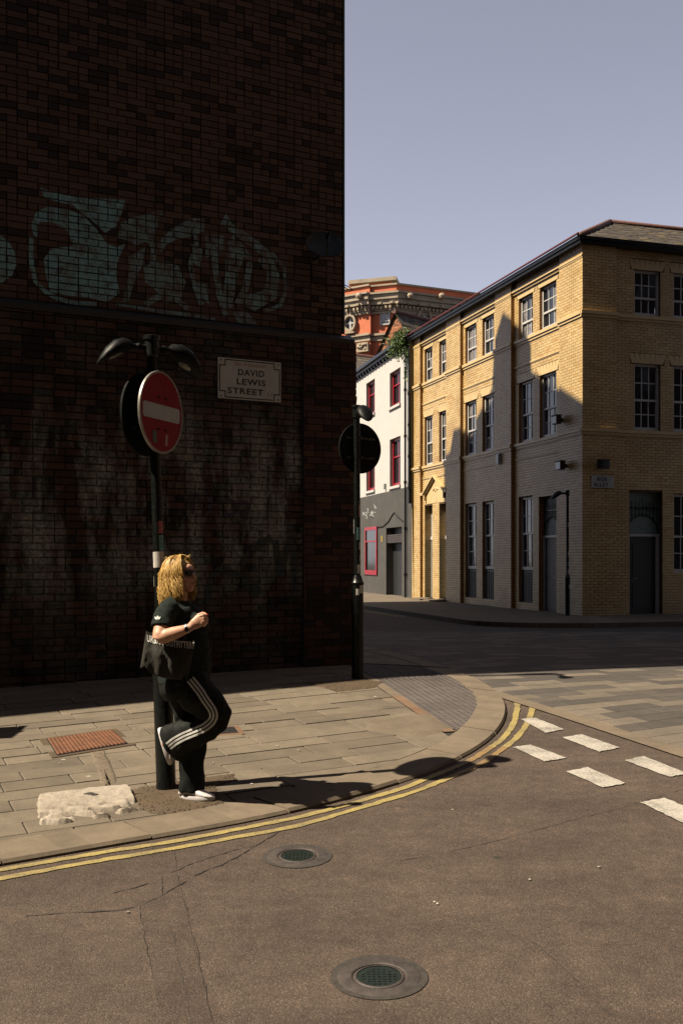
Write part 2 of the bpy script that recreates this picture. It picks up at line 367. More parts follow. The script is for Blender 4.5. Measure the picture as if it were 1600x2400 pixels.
for a, b in zip(acc[:-1], acc[1:]):
    if b - a < .004: continue
    S = 5; top = []
    gap = .006 / (.01 * len(A)); dz = random.uniform(-.006, .005)
    ta, tb = a + gap, b - gap
    P = [A[min(len(A) - 1, int((ta + (tb - ta) * i / S) * (len(A) - 1)))] for i in range(S + 1)]; Q = [B[min(len(B) - 1, int((ta + (tb - ta) * i / S) * (len(B) - 1)))] for i in range(S + 1)]
    mb = MB()
    for i in range(S):
        def lv(p, d): return V((p.x, p.y, g(p.x, p.y) + d + dz))
        c0, c1 = (P[i] - Q[i]).normalized() * .016, (P[i + 1] - Q[i + 1]).normalized() * .016
        mb.face([lv(Q[i], .004), lv(P[i] - c0, .004), lv(P[i + 1] - c1, .004), lv(Q[i + 1], .004)])
        mb.face([lv(P[i] - c0, .004), lv(P[i], -.014), lv(P[i + 1], -.014), lv(P[i + 1] - c1, .004)])
        mb.face([lv(P[i], -.014), lv(P[i], -.16), lv(P[i + 1], -.16), lv(P[i + 1], -.014)])
        mb.face([lv(Q[i], .004), lv(Q[i + 1], .004), lv(Q[i + 1], -.16), lv(Q[i], -.16)])
    for e in (0, S): mb.face([lv(Q[e], .004), lv(P[e] - (P[e] - Q[e]).normalized() * .016, .004), lv(P[e], -.014), lv(P[e], -.16), lv(Q[e], -.16)])
    mb.build('kerb_stone', M['kerb'], kerb)
# ------------------------------------------------------------------ pavement: flags one by one
pave_root = MB()
wl = lambda u, o=0: (lambda p: V((p.x, p.y)))(LW.p(u, 0, o))
inner = [p for p in ki if p.y < 14.4]
outline = hull([wl(14, -.3), wl(-.2, -.3)] + inner)
mbj = MB()
J = resample(inner, .4)
c0 = V((-1.5, 9.5))
joint_poly = hull([wl(14, .0), wl(0, .0), V((.2, 14.3))] + inner)
def fan(poly, h, step=.5):
    mb = MB(); x0, x1 = min(p.x for p in poly), max(p.x for p in poly); y0, y1 = min(p.y for p in poly), max(p.y for p in poly)
    x = x0
    while x < x1:
        y = y0
        while y < y1:
            c = clip_convex([V((x, y)), V((x + step, y)), V((x + step, y + step)), V((x, y + step))], poly)
            if c and area(c) > 1e-4: mb.face([(p.x, p.y, g(p.x, p.y) + h) for p in c])
            y += step
        x += step
    return mb
pavement = struct('pavement', fan(joint_poly, -.010), M['joint'])
b0, b1 = gp(895, 1600), gp(1067, 1714)
bn = V((-(b1 - b0).y, (b1 - b0).x)).normalized()
if bn.x > 0: bn = -bn                          # points towards the flags, away from the tactile paving
b0 = b0 - (b1 - b0) * .8
su = V((math.cos(KD), math.sin(KD))); tv = V((-su.y, su.x)); o2 = gp(522, 1888)
flags = []
row = -2; tt = -.28
while tt < 8.0:
    rh = random.choice((.235, .25, .26, .275)); s = -14 + random.uniform(0, .6)
    while s < 6:
        L = random.uniform(.45, 1.05)
        q = [o2 + su * (s + .0045) + tv * (tt + .0045), o2 + su * (s + L - .0045) + tv * (tt + .0045), o2 + su * (s + L - .0045) + tv * (tt + rh - .0045), o2 + su * (s + .0045) + tv * (tt + rh - .0045)]
        c = clip_convex(q, outline)
        if c: c = clip_half(c, b0 + bn * .11, bn) if (b1 - b0).length else c
        if len(c) > 2 and area(c) > .006: flags.append(c)
        s += L
    tt += rh
flags.sort(key=lambda c: (sum((p for p in c), V((0, 0))) / len(c)).length)
mbs = MB(); k = 0
for c in flags:
    cc = sum((p for p in c), V((0, 0))) / len(c); px = 800 + F * cc.x / max(.1, cc.y)
    if k < 300 and -60 < px < 1250 and cc.y < 14:
        mb = MB(); mb.slab(c, random.uniform(-.004, .004), .05, .005); mb.build('paving_flag', M['slab'], pavement); k += 1
    else: mbs.slab(c, random.uniform(-.0025, .0025), .05, .004)
if mbs.f: mbs.build('paving_flags', M['slab'], pavement, kind='stuff')
# concrete band and tactile paving at the crossing
def quadstrip(a, b, w, h, mat, name, parent, n=8):
    return strip([a.lerp(b, i / n) for i in range(n + 1)], w, h, mat, name, parent)
mid = b0.lerp(b1, .62)
quadstrip(b0 + bn * .055, mid + bn * .055, .105, .002, M['conc'], 'edging_strip', pavement)
quadstrip(mid + bn * .055, b1 + bn * .055, .105, .002, M['salmon'], 'edging_strip', pavement)
tac = hull([b0, b1] + [p for p in ki if 8.6 < p.y < 12.9 and (p - b0).dot(bn) < 0])
tu = (b1 - b0).normalized(); tw = -bn
mbd = MB(); cnt = 0
for i in range(-2, 16):
    for j in range(-1, 8):
        q = [b0 + tu * (i * .4 + .003) + tw * (j * .4 + .003), b0 + tu * (i * .4 + .397) + tw * (j * .4 + .003), b0 + tu * (i * .4 + .397) + tw * (j * .4 + .397), b0 + tu * (i * .4 + .003) + tw * (j * .4 + .397)]
        if (q[1] - q[0]).cross(q[3] - q[0]) < 0: q = q[::-1]
        c = clip_convex(q, tac)
        if c and area(c) > .004:
            mb = MB(); mb.slab(c, .0, .05, .003); mb.build('tactile_slab', M['tactile'], pavement)
inside = lambda p, poly: all((poly[(i + 1) % len(poly)] - poly[i]).cross(p - poly[i]) >= 0 for i in range(len(poly)))
for i in range(-10, 100):
    for j in range(0, 48):
        p = b0 + tu * (i * .0667 + .033) + tw * (j * .0667 + .033)
        if inside(p + (V((0, 0))), tac):
            z = g(p.x, p.y); R = []
            for r, h in ((.017, 0), (.015, .004), (.009, .006)): R.append([V((p.x + r * math.cos(a * 1.0472), p.y + r * math.sin(a * 1.0472), z + h)) for a in range(6)])
            mbd.rings(R, False, True)
mbd.build('blisters', M['tactile'], pavement, kind='stuff')
# flags in the shade behind the crossing
q0 = [V((1.0, 12.6)), V((.72, 14.2)), V((.72, 14.2)) + sd * 14, V((-.3, 13.6)) + sd * 14, V((-.1, 13.3))]
side_poly = hull([V((1.02, 12.9)), V((.2, 13.35)), V((.74, 14.2)), V((.2, 13.3)) + sd * 14, V((.72, 14.2)) + sd * 14])
struct('side_pavement', fan(side_poly, -.012), M['joint'])
mbs = MB()
for i in range(0, 28):
    for j in range(-3, 3):
        q = [V((.2, 13.3)) + sd * (i * .6 - .6 + .003) - V((-sd.y, sd.x)) * (j * .45 + .003), V((.2, 13.3)) + sd * (i * .6 - .003) - V((-sd.y, sd.x)) * (j * .45 + .003)]
        q += [q[1] - V((-sd.y, sd.x)) * .444, q[0] - V((-sd.y, sd.x)) * .444]
        if (q[1] - q[0]).cross(q[3] - q[0]) < 0: q = q[::-1]
        c = clip_convex(q, side_poly)
        if c and area(c) > .01: mbs.slab(c, 0, .05, .004)
mbs.build('paving_flags', M['slab'], bpy.data.objects['side_pavement'], kind='stuff')
# ------------------------------------------------------------------ road paint
ya = [(-260, 2085), (0, 2041), (223, 2002), (402, 1975), (700, 1917), (792, 1893), (941, 1850), (1102, 1784), (1176, 1735), (1205, 1695), (1213, 1649), (1205, 1623), (1179, 1600), (1159, 1589), (1100, 1566), (1030, 1544)]
yb = [(-260, 2105), (0, 2061), (223, 2020), (402, 1991), (700, 1937), (792, 1910), (976, 1856), (1125, 1793), (1199, 1741), (1234, 1701), (1248, 1661), (1240, 1626), (1211, 1600), (1188, 1586), (1125, 1560), (1050, 1538)]
def lerp_w(p):                                  # the fresh stretch of the line is a little fatter
    return .055 if p.y < 8.6 else .062
for yl in (ya, yb):
    L = smooth_line(resample([gp(*p, ROAD) for p in yl], .06), 6)
    cut = [i for i, p in enumerate(L) if p.y > 8.35 and p.x > 1.0]; k1 = cut[0]
    old = [i for i, p in enumerate(L) if p.x > .75]; k0 = old[0]
    for seg, mt in ((L[:k0 + 1], M['yellow_line']), (L[k0:k1 + 1], M['yellow_old']), (L[k1:], M['yellow_line'])):
        strip(seg, .056, ROAD + .005, mt, 'yellow_line', road, jag=.006)
dash_px = [[(1219, 1687), (1254, 1684), (1321, 1711), (1277, 1719)], [(1317, 1730), (1363, 1723), (1451, 1754), (1403, 1764)], [(1463, 1784), (1507, 1774), (1610, 1815), (1567, 1823)],
           [(1202, 1753), (1242, 1747), (1326, 1778), (1274, 1787)], [(1326, 1810), (1375, 1800), (1466, 1838), (1412, 1848)], [(1499, 1883), (1555, 1872), (1668, 1918), (1606, 1934)], [(1618, 1846), (1667, 1834), (1780, 1882), (1732, 1892)]]
for d in dash_px:
    P = [gp(*p, ROAD) for p in d]; mb = MB(); E_ = []
    for i in range(4):
        a, b = P[i], P[(i + 1) % 4]; n = 10
        for k in range(n): p = a.lerp(b, k / n) + V((random.uniform(-.006, .006), random.uniform(-.008, .008))); E_.append((p.x, p.y, g(p.x, p.y) + ROAD + .008))
    mb.face(E_); mb.build('give_way_mark', M['white_line'], road)
# cracks and old trench joints
def crack(pts, w, name='crack', mat=None, jag=.005):
    L = resample([gp(*p, ROAD) for p in pts], .04); L = [L[0]] + [p + V((random.uniform(-jag, jag), random.uniform(-jag, jag))) for p in L[1:-1]] + [L[-1]]
    i = 0
    while i < len(L) - 2:                        # broken runs, not one drawn line
        n = random.randint(4, 16); seg = L[i:i + n]
        if len(seg) > 2:
            W = [max(.0015, w * random.uniform(.2, 1.5)) * math.sin(math.pi * (k + .6) / (len(seg) + .2)) ** .5 for k in range(len(seg))]
            strip(seg, w, ROAD + .004, mat or M['tar'], name, road, widths=W)
        i += n - 1 + (random.randint(1, 5) if random.random() < .55 else 0)
o_ = lambda L: [(x / 1.96, 1900 + y / 1.96) for x, y in L]
tp_ = [gp(*p, ROAD) for p in o_([(648, 440), (745, 392), (830, 350), (985, 1000), (742, 1000)])]
mb = MB(); mb.face([(p.x, p.y, g(p.x, p.y) + ROAD + .0025) for p in tp_]); mb.build('trench_patch', M['asphalt2'], road)
crack(o_([(1310, 80), (1180, 160), (1050, 190), (880, 245), (800, 280), (740, 310), (650, 345), (520, 380)]), .010)
crack(o_([(1180, 160), (1040, 240), (900, 295), (830, 340), (745, 390), (640, 440), (540, 460), (330, 470), (120, 485)]), .012)
crack(o_([(800, 180), (805, 220), (815, 280), (825, 350), (870, 480), (910, 660), (970, 960)]), .0035)
crack(o_([(745, 300), (745, 385), (775, 480), (810, 640), (870, 930), (885, 990)]), .0045)
crack(o_([(640, 430), (650, 510), (690, 700), (715, 830), (740, 960)]), .004)
crack([(1600, 1850), (1450, 1895), (1330, 1925), (1150, 1975), (990, 2010), (920, 2020)], .005)
crack([(1240, 2200), (1330, 2280), (1440, 2390)], .005)
# ------------------------------------------------------------------ block-paved table on the right
s0, s1 = gp(1215, 1645), gp(1506, 1740)
sv = (s1 - s0).normalized(); sn = V((-sv.y, sv.x))
if sn.x < 0: sn = -sn
quadstrip(s0 - sv * 6.5 - sn * -.09, s1 + sv * 3 - sn * -.09, .18, ROAD + .012, M['conc'], 'concrete_margin', road, 24)
table = struct('block_paving', fan(hull([s0 - sv * 12 + sn * .18, s1 + sv * 4 + sn * .18, s1 + sv * 4 + sn * 13, s0 - sv * 12 + sn * 13]), ROAD + .006, .8), M['joint'])
ru = su; rv = -sv                               # rows follow the street, cross joints the margin
blocks = []
og = s1 + sv * 2.0 + sn * .18
for r in range(0, 70):
    off = random.choice((0, .2, .4))
    for c_ in range(-6, 26):
        L = .6
        a = og + rv * (r * .24 + .003); shift = c_ * L + off
        q = [a + ru * (shift + .003), a + ru * (shift + L - .003), a + ru * (shift + L - .003) + rv * .234, a + ru * (shift + .003) + rv * .234]
        cc = (q[0] + q[2]) / 2
        if (cc - s0).dot(sn) < .0 or cc.y > 22 or cc.y < 4: continue
        if (q[1] - q[0]).cross(q[3] - q[0]) < 0: q = q[::-1]
        c = clip_half(q, s0 + sn * .185, sn)
        if len(c) < 3 or area(c) < .01: continue
        blocks.append((cc.length, c))
blocks.sort(key=lambda b: b[0]); far = [MB(), MB()]; k = 0
for d, c in blocks:
    cc = sum((p for p in c), V((0, 0))) / len(c); px = 800 + F * cc.x / cc.y
    li = 0 if random.random() < .36 else 1
    if k < 300 and px < 1640 and cc.y < 14.5:
        mb = MB(); mb.slab(c, ROAD + .016, .03, .003); mb.build('paving_block', M['sett_l' if li == 0 else 'sett_d'], table); k += 1
    else: far[li].slab(c, ROAD + .016, .03, .003)
far[0].build('light_blocks', M['sett_l'], table, kind='stuff'); far[1].build('dark_blocks', M['sett_d'], table, kind='stuff')
# ------------------------------------------------------------------ covers, stone, dirt
def poly_px(L, h=0.0): return [gp(x, y, h) for x, y in L]
def manhole(px, py, r_out, r_in, label):
    c = gp(px, py, ROAD); z = g(c.x, c.y) + ROAD; t = thing('manhole_cover', label, 'manhole cover', (c.x, c.y, z))
    gx, gy = (g(c.x + .1, c.y) - g(c.x - .1, c.y)) / .2, (g(c.x, c.y + .1) - g(c.x, c.y - .1)) / .2
    def rg(r, h, n=40): return [V((c.x + r * math.cos(2 * math.pi * i / n), c.y + r * math.sin(2 * math.pi * i / n), z + h + gx * r * math.cos(2 * math.pi * i / n) + gy * r * math.sin(2 * math.pi * i / n))) for i in range(n)]
    mb = MB(); mb.rings([rg(r_out + .006, -.02), rg(r_out, .004), rg(r_out - .008, .007), rg(r_in + .012, .007), rg(r_in + .006, .004), rg(r_in + .006, -.02)], False, False); mb.build('ring', M['iron'], t, smooth=True, angle=25)
    mb = MB(); mb.rings([rg(r_in, -.02), rg(r_in, .003), rg(r_in - .006, .006), rg(r_in - .012, .006)], False, False); mb.build('lid_rim', M['iron'], t, smooth=True, angle=25)
    mb = MB(); mb.rings([rg(r_in - .012, .003), rg(.002, .003)], False, True)
    for k in range(9):
        for l in range(9):
            x, y = (k - 4) * .022, (l - 4) * .022
            if math.hypot(x, y) < r_in - .03: mb.cbox((c.x + x, c.y + y, z + .003 + gx * x + gy * y), .012, .012, .005)
    mb.build('lid', M['glass_green'], t)
    mb = MB(); strip_pts = rg(r_out + .02, .004)
    mb.rings([rg(r_out + random.uniform(.02, .03), .004), rg(r_out, .0045)], False, False); mb.build('bedding', M['tar'], t)
manhole(697, 2007, .172, .106, 'smaller-looking round iron manhole cover below the double yellow lines')
manhole(888, 2290, .178, .108, 'round iron manhole cover with dark lid nearest the camera')
# rusty inspection cover in the pavement
P = poly_px([(113, 1734), (263, 1713), (298, 1744), (136, 1771)])
def cover(P, mat, name, label, cat, studs=0, frame=None):
    c = sum(P, V((0, 0))) / 4; t = thing(name, label, cat, (c.x, c.y, g(c.x, c.y)))
    if (P[1] - P[0]).cross(P[2] - P[0]) < 0: P = P[::-1]
    if frame:
        mb = MB(); mb.slab([p + (p - c).normalized() * .085 for p in P], .0035, .03, .002); mb.build('surround', M[frame], t)
    mb = MB(); mb.slab([p + (p - c).normalized() * .012 for p in P], .008, .03, .002); mb.build('frame', M['dark_iron'] if mat == 'rust' else M['iron'], t)
    mb = MB(); mb.slab([p for p in P], .013, .02, .003); lid = mb.build('lid', M[mat], t)
    if studs:
        mb = MB(); nu, nv = studs
        for i in range(nu):
            for j in range(nv):
                a = (i + .5) / nu; b = (j + .5) / nv
                p = P[0].lerp(P[1], a).lerp(P[3].lerp(P[2], a), b); e = (P[1] - P[0]).normalized()
                mb.cbox((p.x, p.y, g(p.x, p.y) + .015), .013, .013, .006, rz=math.atan2(e.y, e.x))
        mb.build('studs', M[mat], lid, kind='stuff')
    return t
cover(P, 'rust', 'inspection_cover', 'rusty studded rectangular inspection cover set in the paving flags', 'inspection cover', (18, 30), 'dirt')
cover(poly_px([(497, 1722), (510, 1709), (548, 1706), (557, 1718)]), 'dark_iron', 'stopcock_cover', 'small dark stopcock cover in the paving beyond the bent knee', 'water cover', None, 'salmon')
# gravelly dirt patches
def patch(L, name, mat, h=.003, jit=.012, peb=60):
    Pp = poly_px(L); E_ = []
    for i in range(len(Pp)):
        for k in range(6): p = Pp[i].lerp(Pp[(i + 1) % len(Pp)], k / 6) + V((random.uniform(-jit, jit), random.uniform(-jit, jit))); E_.append(p)
    c = sum(E_, V((0, 0))) / len(E_); mb = MB(); n = len(E_)
    R = [[V((c.x + (p.x - c.x) * f, c.y + (p.y - c.y) * f, g(c.x + (p.x - c.x) * f, c.y + (p.y - c.y) * f) + h + dz)) for p in E_] for f, dz in ((1, -.006), (.93, .002), (.6, .004), (.2, .005))]
    mb.rings(R, False, True); o = mb.build(name, M[mat], pavement, smooth=True, kind='stuff')
    pb = MB()
    for k in range(int(peb * len(Pp))):
        i = random.randrange(n); f = random.uniform(.05, 1.0) ** .6; p = c + (E_[i].lerp(E_[(i + 1) % n], random.random()) - c) * f; r = random.uniform(.003, .009)
        pb.rings([[V((p.x + r * s_ * math.cos(a * 1.57 + k), p.y + r * s_ * math.sin(a * 1.57 + k), g(p.x, p.y) + h + z_ * r)) for a in range(4)] for s_, z_ in ((1, .2), (.5, 1.0))], False, True)
    if pb.f: pb.build('gravel', M[mat], pavement, kind='stuff')
patch([(308, 1850), (372, 1838), (545, 1812), (558, 1828), (512, 1845), (524, 1884), (440, 1902), (366, 1910), (330, 1900)], 'dirt_pit', 'dirt')
patch([(712, 1600), (850, 1592), (905, 1598), (880, 1612), (790, 1622), (760, 1612)], 'dirt_pit', 'dirt')
patch([(212, 1762), (246, 1758), (275, 1835), (244, 1846)], 'dirt_gutter', 'conc', .003, peb=12)
patch([(850, 1690), (1000, 1672), (1062, 1706), (980, 1730), (860, 1712)], 'sand_patch', 'conc', .0025, peb=0)
# pale old stone block, worn
P = poly_px([(85, 1870), (250, 1850), (306, 1845), (314, 1862), (332, 1900), (254, 1917), (165, 1929), (90, 1941)])
c = sum(P, V((0, 0))) / len(P); t = thing('stone_block', 'pale weathered stone block sunk in the pavement beside the post', 'stone block', (c.x, c.y, g(c.x, c.y)))
from mathutils import noise as mnoise
ea, eb = (P[2] - P[0]).normalized(), None; eb = V((-ea.y, ea.x)); hp = hull(P); mb = MB(); NX, NY = 110, 60
aa = [(p - c).dot(ea) for p in P]; bb = [(p - c).dot(eb) for p in P]; idx = {}
def edge_d(q): return min(((hp[(i + 1) % len(hp)] - hp[i]).normalized()).cross(q - hp[i]) for i in range(len(hp)))
for j in range(NY + 1):
    for i in range(NX + 1):
        q = c + ea * (min(aa) - .03 + (max(aa) - min(aa) + .06) * i / NX) + eb * (min(bb) - .03 + (max(bb) - min(bb) + .06) * j / NY)
        w = .010 * mnoise.noise(V((q.x * 9, q.y * 9, 1))) + .007 * mnoise.noise(V((q.x * 28, q.y * 28, 4)))
        e = edge_d(q) + w; h = .052 * ss(-.004, .022, e) - .02
        nf = max(0, .16 - (q - c).dot(eb) - .13)                    # broken lower front
        h += (.005 * mnoise.fractal(V((q.x * 13, q.y * 13, 3)), 1, 2, 4) + .005 * abs(mnoise.noise(V((q.x * 45, q.y * 45, 8))))) * ss(0, .05, e)
        h -= .05 * ss(.02, .14, nf) * ss(-.1, .35, mnoise.noise(V((q.x * 7, q.y * 16, 6))) + .15)
        idx[i, j] = len(mb.v); mb.v.append((q.x, q.y, g(q.x, q.y) + h))
for j in range(NY):
    for i in range(NX): mb.f.append((idx[i, j], idx[i + 1, j], idx[i + 1, j + 1], idx[i, j + 1])); mb.m.append(0)
mb.build('block', M['old_stone'], t, smooth=True, angle=38)
mb = MB()
for k, (x, y) in enumerate([(212, 1871), (222, 1874), (205, 1873)]):
    p = gp(x, y); mb.rings([[V((p.x + r * math.cos(a * .785), p.y + r * .6 * math.sin(a * .785), g(p.x, p.y) + .036 + h)) for a in range(8)] for r, h in ((.03, 0), (.022, .003), (.008, .004))], False, True)
mb.build('moss', M['tar'], t)

# grit and scraps along the gutter
pb = MB(); random.seed(5)
gut = [p for p in ko if p.y < 11.5]
for k in range(900):
    p = gut[random.randrange(len(gut) - 1)] + V((random.gauss(.03, .05), random.gauss(-.05, .06))); r = random.uniform(.0015, .0055); z = g(p.x, p.y) + ROAD
    pb.rings([[V((p.x + r * s_ * math.cos(a * 1.57 + k), p.y + r * s_ * math.sin(a * 1.57 + k), z + z_ * r)) for a in range(4)] for s_, z_ in ((1, .1), (.5, 1.0))], False, True)
pb.build('gutter_grit', M['dirt'], road, kind='stuff')
pb = MB()
for x, y in ((1018, 2117), (1024, 2121), (1240, 2064), (1402, 2034), (650, 1750), (498, 1790), (1330, 1735), (620, 1642), (140, 1790), (455, 1850), (180, 1925), (700, 1760), (590, 1840), (1060, 1900), (300, 2140)):
    p = gp(x, y, ROAD if y > 1900 or x > 1100 else 0); z = g(p.x, p.y) + (.006 if not (y > 1900 or x > 1100) else ROAD + .005); r = random.uniform(.008, .016)
    pb.face([(p.x + r * random.uniform(.5, 1) * math.cos(a * 1.05), p.y + r * random.uniform(.5, 1) * math.sin(a * 1.05), z + random.uniform(0, .006)) for a in range(6)])
pb.build('litter', M['white_line'], road, kind='stuff')
# ------------------------------------------------------------------ walls of bricks
ROOTB = {}
def unit_brick(key, L, h, d, mat):
    if key not in ROOTB:
        me = bpy.data.meshes.new('brick'); c = .004
        v = [(-L / 2, 0, -h / 2), (L / 2, 0, -h / 2), (L / 2, 0, h / 2), (-L / 2, 0, h / 2)]
        v += [(-L / 2, -d + c, -h / 2), (L / 2, -d + c, -h / 2), (L / 2, -d + c, h / 2), (-L / 2, -d + c, h / 2)]
        v += [(-L / 2 + c, -d, -h / 2 + c), (L / 2 - c, -d, -h / 2 + c), (L / 2 - c, -d, h / 2 - c), (-L / 2 + c, -d, h / 2 - c)]
        f = [(8, 9, 10, 11)] + [(a + i, a + (i + 1) % 4, a + 4 + (i + 1) % 4, a + 4 + i) for a in (0, 4) for i in range(4)]
        me.from_pydata(v, [], f); me.materials.append(mat); ROOTB[key] = me
    return ROOTB[key]
class Wall:                                     # collects the bricks of one building; the largest-showing 300 become objects
    def __init__(s, root): s.root = root; s.items = []
    def field(s, fr, u0, u1, z0, z1, out, mat, course=.078, L=.225, joint=.011, proud=.010, openings=(), header=.0, jit=.0015, rag=.0, vis=True):
        rects = []; r = 0; z = z0
        while z < z1 - .02:
            zt = min(z + course, z1); u = u0 - (L / 2 if r % 2 else 0); off = 0
            while u < u1 - .01:
                l = L / 2 if random.random() < header else L
                a, b = max(u, u0), min(u + l, u1); segs = [(a, b)]; u += l
                for (p, q, c, d) in openings:
                    if zt > c + .02 and z < d - .02:
                        n = []
                        for x, y in segs:
                            if q <= x or p >= y: n.append((x, y))
                            else:
                                if p - x > .01: n.append((x, p))
                                if y - q > .01: n.append((q, y))
                        segs = n
                for x, y in segs:
                    if y - x > .02:
                        rg_ = lambda: random.uniform(0, rag)
                        whole = (abs((y - x) - L) < .001 or abs((y - x) - L / 2) < .001) and random.random() < .7
                        R = (x + joint / 2 * (x > u0), y - joint / 2 * (y < u1), z + joint / 2, zt - joint / 2)
                        if rag and not whole: R = (R[0] + rg_(), R[1] - rg_(), R[2] + rg_() * .6, R[3] - rg_() * .6)
                        rects.append(R)
                        s.items.append((fr, R, out, proud + random.uniform(-jit, jit), mat, whole, vis))
            z += course; r += 1
        return rects
    def finish(s, nmax=300, visible=None):
        cp = V((0, 0, HC)); cand = []
        for i, (fr, R, out, pr, mat, whole, vis) in enumerate(s.items):
            c = fr.p((R[0] + R[1]) / 2, (R[2] + R[3]) / 2, out)
            if not whole or not vis: continue
            px, py = 800 + F * c.x / c.y, YH - F * (c.z - HC) / c.y
            if 0 < px < 1600 and 0 < py < 2400 and (visible is None or visible(px, py)):
                dd = (c - cp); cand.append((dd.length_squared / abs(dd.normalized().dot(fr.n)) / (R[1] - R[0]), i))
        cand.sort(); single = set(i for _, i in cand[:nmax]); byM = {}
        for i, (fr, R, out, pr, mat, whole, vis) in enumerate(s.items):
            if i in single:
                L, h = R[1] - R[0], R[3] - R[2]; me = unit_brick((mat.name, round(L, 3), round(h, 3)), L, h, .03, mat)
                o = bpy.data.objects.new('brick', me); col.objects.link(o); o.parent = s.root
                o.location = fr.p((R[0] + R[1]) / 2, (R[2] + R[3]) / 2, out + pr - .03) - wloc(s.root)
                o.rotation_euler = (random.uniform(-.006, .006), 0, math.atan2(fr.n.x, -fr.n.y) + random.uniform(-.008, .008))
            else:
                byM.setdefault(mat.name, (mat, MB()))[1].fbox(fr, R[0], R[1], R[2], R[3], out - .004, out + pr, skip=(2,))
        for mat, mb in byM.values(): mb.build('bricks', mat, s.root, kind='stuff')
def panel(mb, fr, u0, u1, z0, z1, out, openings=(), depth=.12, mi=0, rmi=0):   # wall sheet with real openings and reveals
    us = sorted(set([u0, u1] + [min(max(x, u0), u1) for o in openings for x in o[:2]])); zs = sorted(set([z0, z1] + [min(max(x, z0), z1) for o in openings for x in o[2:4]]))
    for a, b in zip(us[:-1], us[1:]):
        for c, d in zip(zs[:-1], zs[1:]):
            if any(o[0] - 1e-6 <= a and b <= o[1] + 1e-6 and o[2] - 1e-6 <= c and d <= o[3] + 1e-6 for o in openings): continue
            mb.face([fr.p(a, c, out), fr.p(b, c, out), fr.p(b, d, out), fr.p(a, d, out)], mi)
    for o in openings:
        a, b, c, d = o[:4]; dp = o[4] if len(o) > 4 else depth
        for p, q in (((a, c), (b, c)), ((b, c), (b, d)), ((b, d), (a, d)), ((a, d), (a, c))):
            mb.face([fr.p(*p, out), fr.p(*q, out), fr.p(*q, out - dp), fr.p(*p, out - dp)], rmi)
def proj(P): return 800 + F * P.x / P.y, YH - F * (P.z - HC) / P.y
# ------------------------------------------------------------------ the dark brick building on the left
ZL = LW.uv(400, 750)[1]                         # top of the older, projecting lower wall
HT = 9.25
lb = thing('brick_building', 'tall dark brick building in shade with pale graffiti, left of the lane', 'building', (K.x, K.y, g(K.x, K.y)))
UP = -.10
mb = MB()
panel(mb, LW, 0, 16, -.2, ZL, -.012); mb.build('lower_wall', M['mortar_low'], lb)
mb = MB(); panel(mb, LW, .13, 16, ZL - .3, HT, UP - .012); mb.build('upper_wall', M['mortar_dark'], lb)
mb = MB()                                       # body behind: side wall, back and flat roof
du = V((-.2873, .958, 0))
SW = Fr((LW.p(.13, 0, UP).x, LW.p(.13, 0, UP).y), (-.2873, .958), (.958, .2873)); SL = Fr((K.x, K.y), (-.2873, .958), (.958, .2873))
for (fr, z0, z1) in ((SW, ZL - .2, HT), (SL, -.2, ZL)): mb.face([fr.p(0, z0, -.013), fr.p(2.39, z0, -.013), fr.p(2.39, z1, -.013), fr.p(0, z1, -.013)])
a, b = LW.p(.13, HT, UP), LW.p(16, HT, UP); mb.face([a, b, b + du * 9, a + du * 9]); mb.face([b, LW.p(16, 0, UP), LW.p(16, 0, UP) + du * 9, b + du * 9]); mb.face([a + du * 9, b + du * 9, LW.p(16, 0, UP) + du * 9, LW.p(.13, 0, UP) + du * 9])
mb.build('side_wall', M['brick_up'], lb)
mb = MB(); mb.fbox(LW, -.02, 16, HT, HT + .12, UP - .3, UP + .06); mb.build('coping', M['conc'], lb)
mb = MB()                                       # sloped ledge where the lower wall ends
mb.add([LW.p(0, ZL - .06, .015), LW.p(16, ZL - .06, .015), LW.p(16, ZL, .015), LW.p(0, ZL, .015), LW.p(0, ZL + .07, UP), LW.p(16, ZL + .07, UP), LW.p(0, ZL - .06, UP), LW.p(16, ZL - .06, UP)],
       [(0, 1, 2, 3), (3, 2, 5, 4), (0, 3, 4, 6), (0, 6, 7, 1)])
mb.build('ledge', M['dark_iron'], lb)
up_ = LW.uv(708, 1300)[0]                       # corner pier
lbw = Wall(lb)
lo_rects = lbw.field(LW, up_, 6.2, g(K.x, K.y) - .35, ZL - .06, 0, M['brick_low'], .082, .235, .012, .009, header=.22, jit=.006, rag=.010)
lbw.field(LW, 0, up_, -.05, ZL - .06, .05, M['brick_pier'], .082, .235, .010, .010, header=.25, jit=.003)
hi_rects = lbw.field(LW, .13, 6.2, ZL + .07, HT, UP, M['brick_up'], .078, .225, .011, .010, header=.5, jit=.003, rag=.005)
lbw.field(LW, 6.2, 16, -.3, ZL - .06, 0, M['brick_low'], .082, .235, .012, .009, header=.22, vis=False)
lbw.field(LW, 6.2, 16, ZL + .07, HT, UP, M['brick_up'], .078, .225, .011, .010, header=.3, vis=False)
mb = MB(); mb.fbox(LW, .004, up_, -.2, ZL - .06, -.01, .048); mb.build('corner_pier', M['mortar_dark'], lb)
lbw.finish(300, lambda px, py: not (310 < px < 520 and py > 780))
mb = MB(); mb.tube([SW.p(.06, ZL + .1, .03), SW.p(.06, HT, .03)], .028, 8); mb.build('corner_dark_strip', M['black_paint'], lb)  # added black strip standing for the dark side of the corner
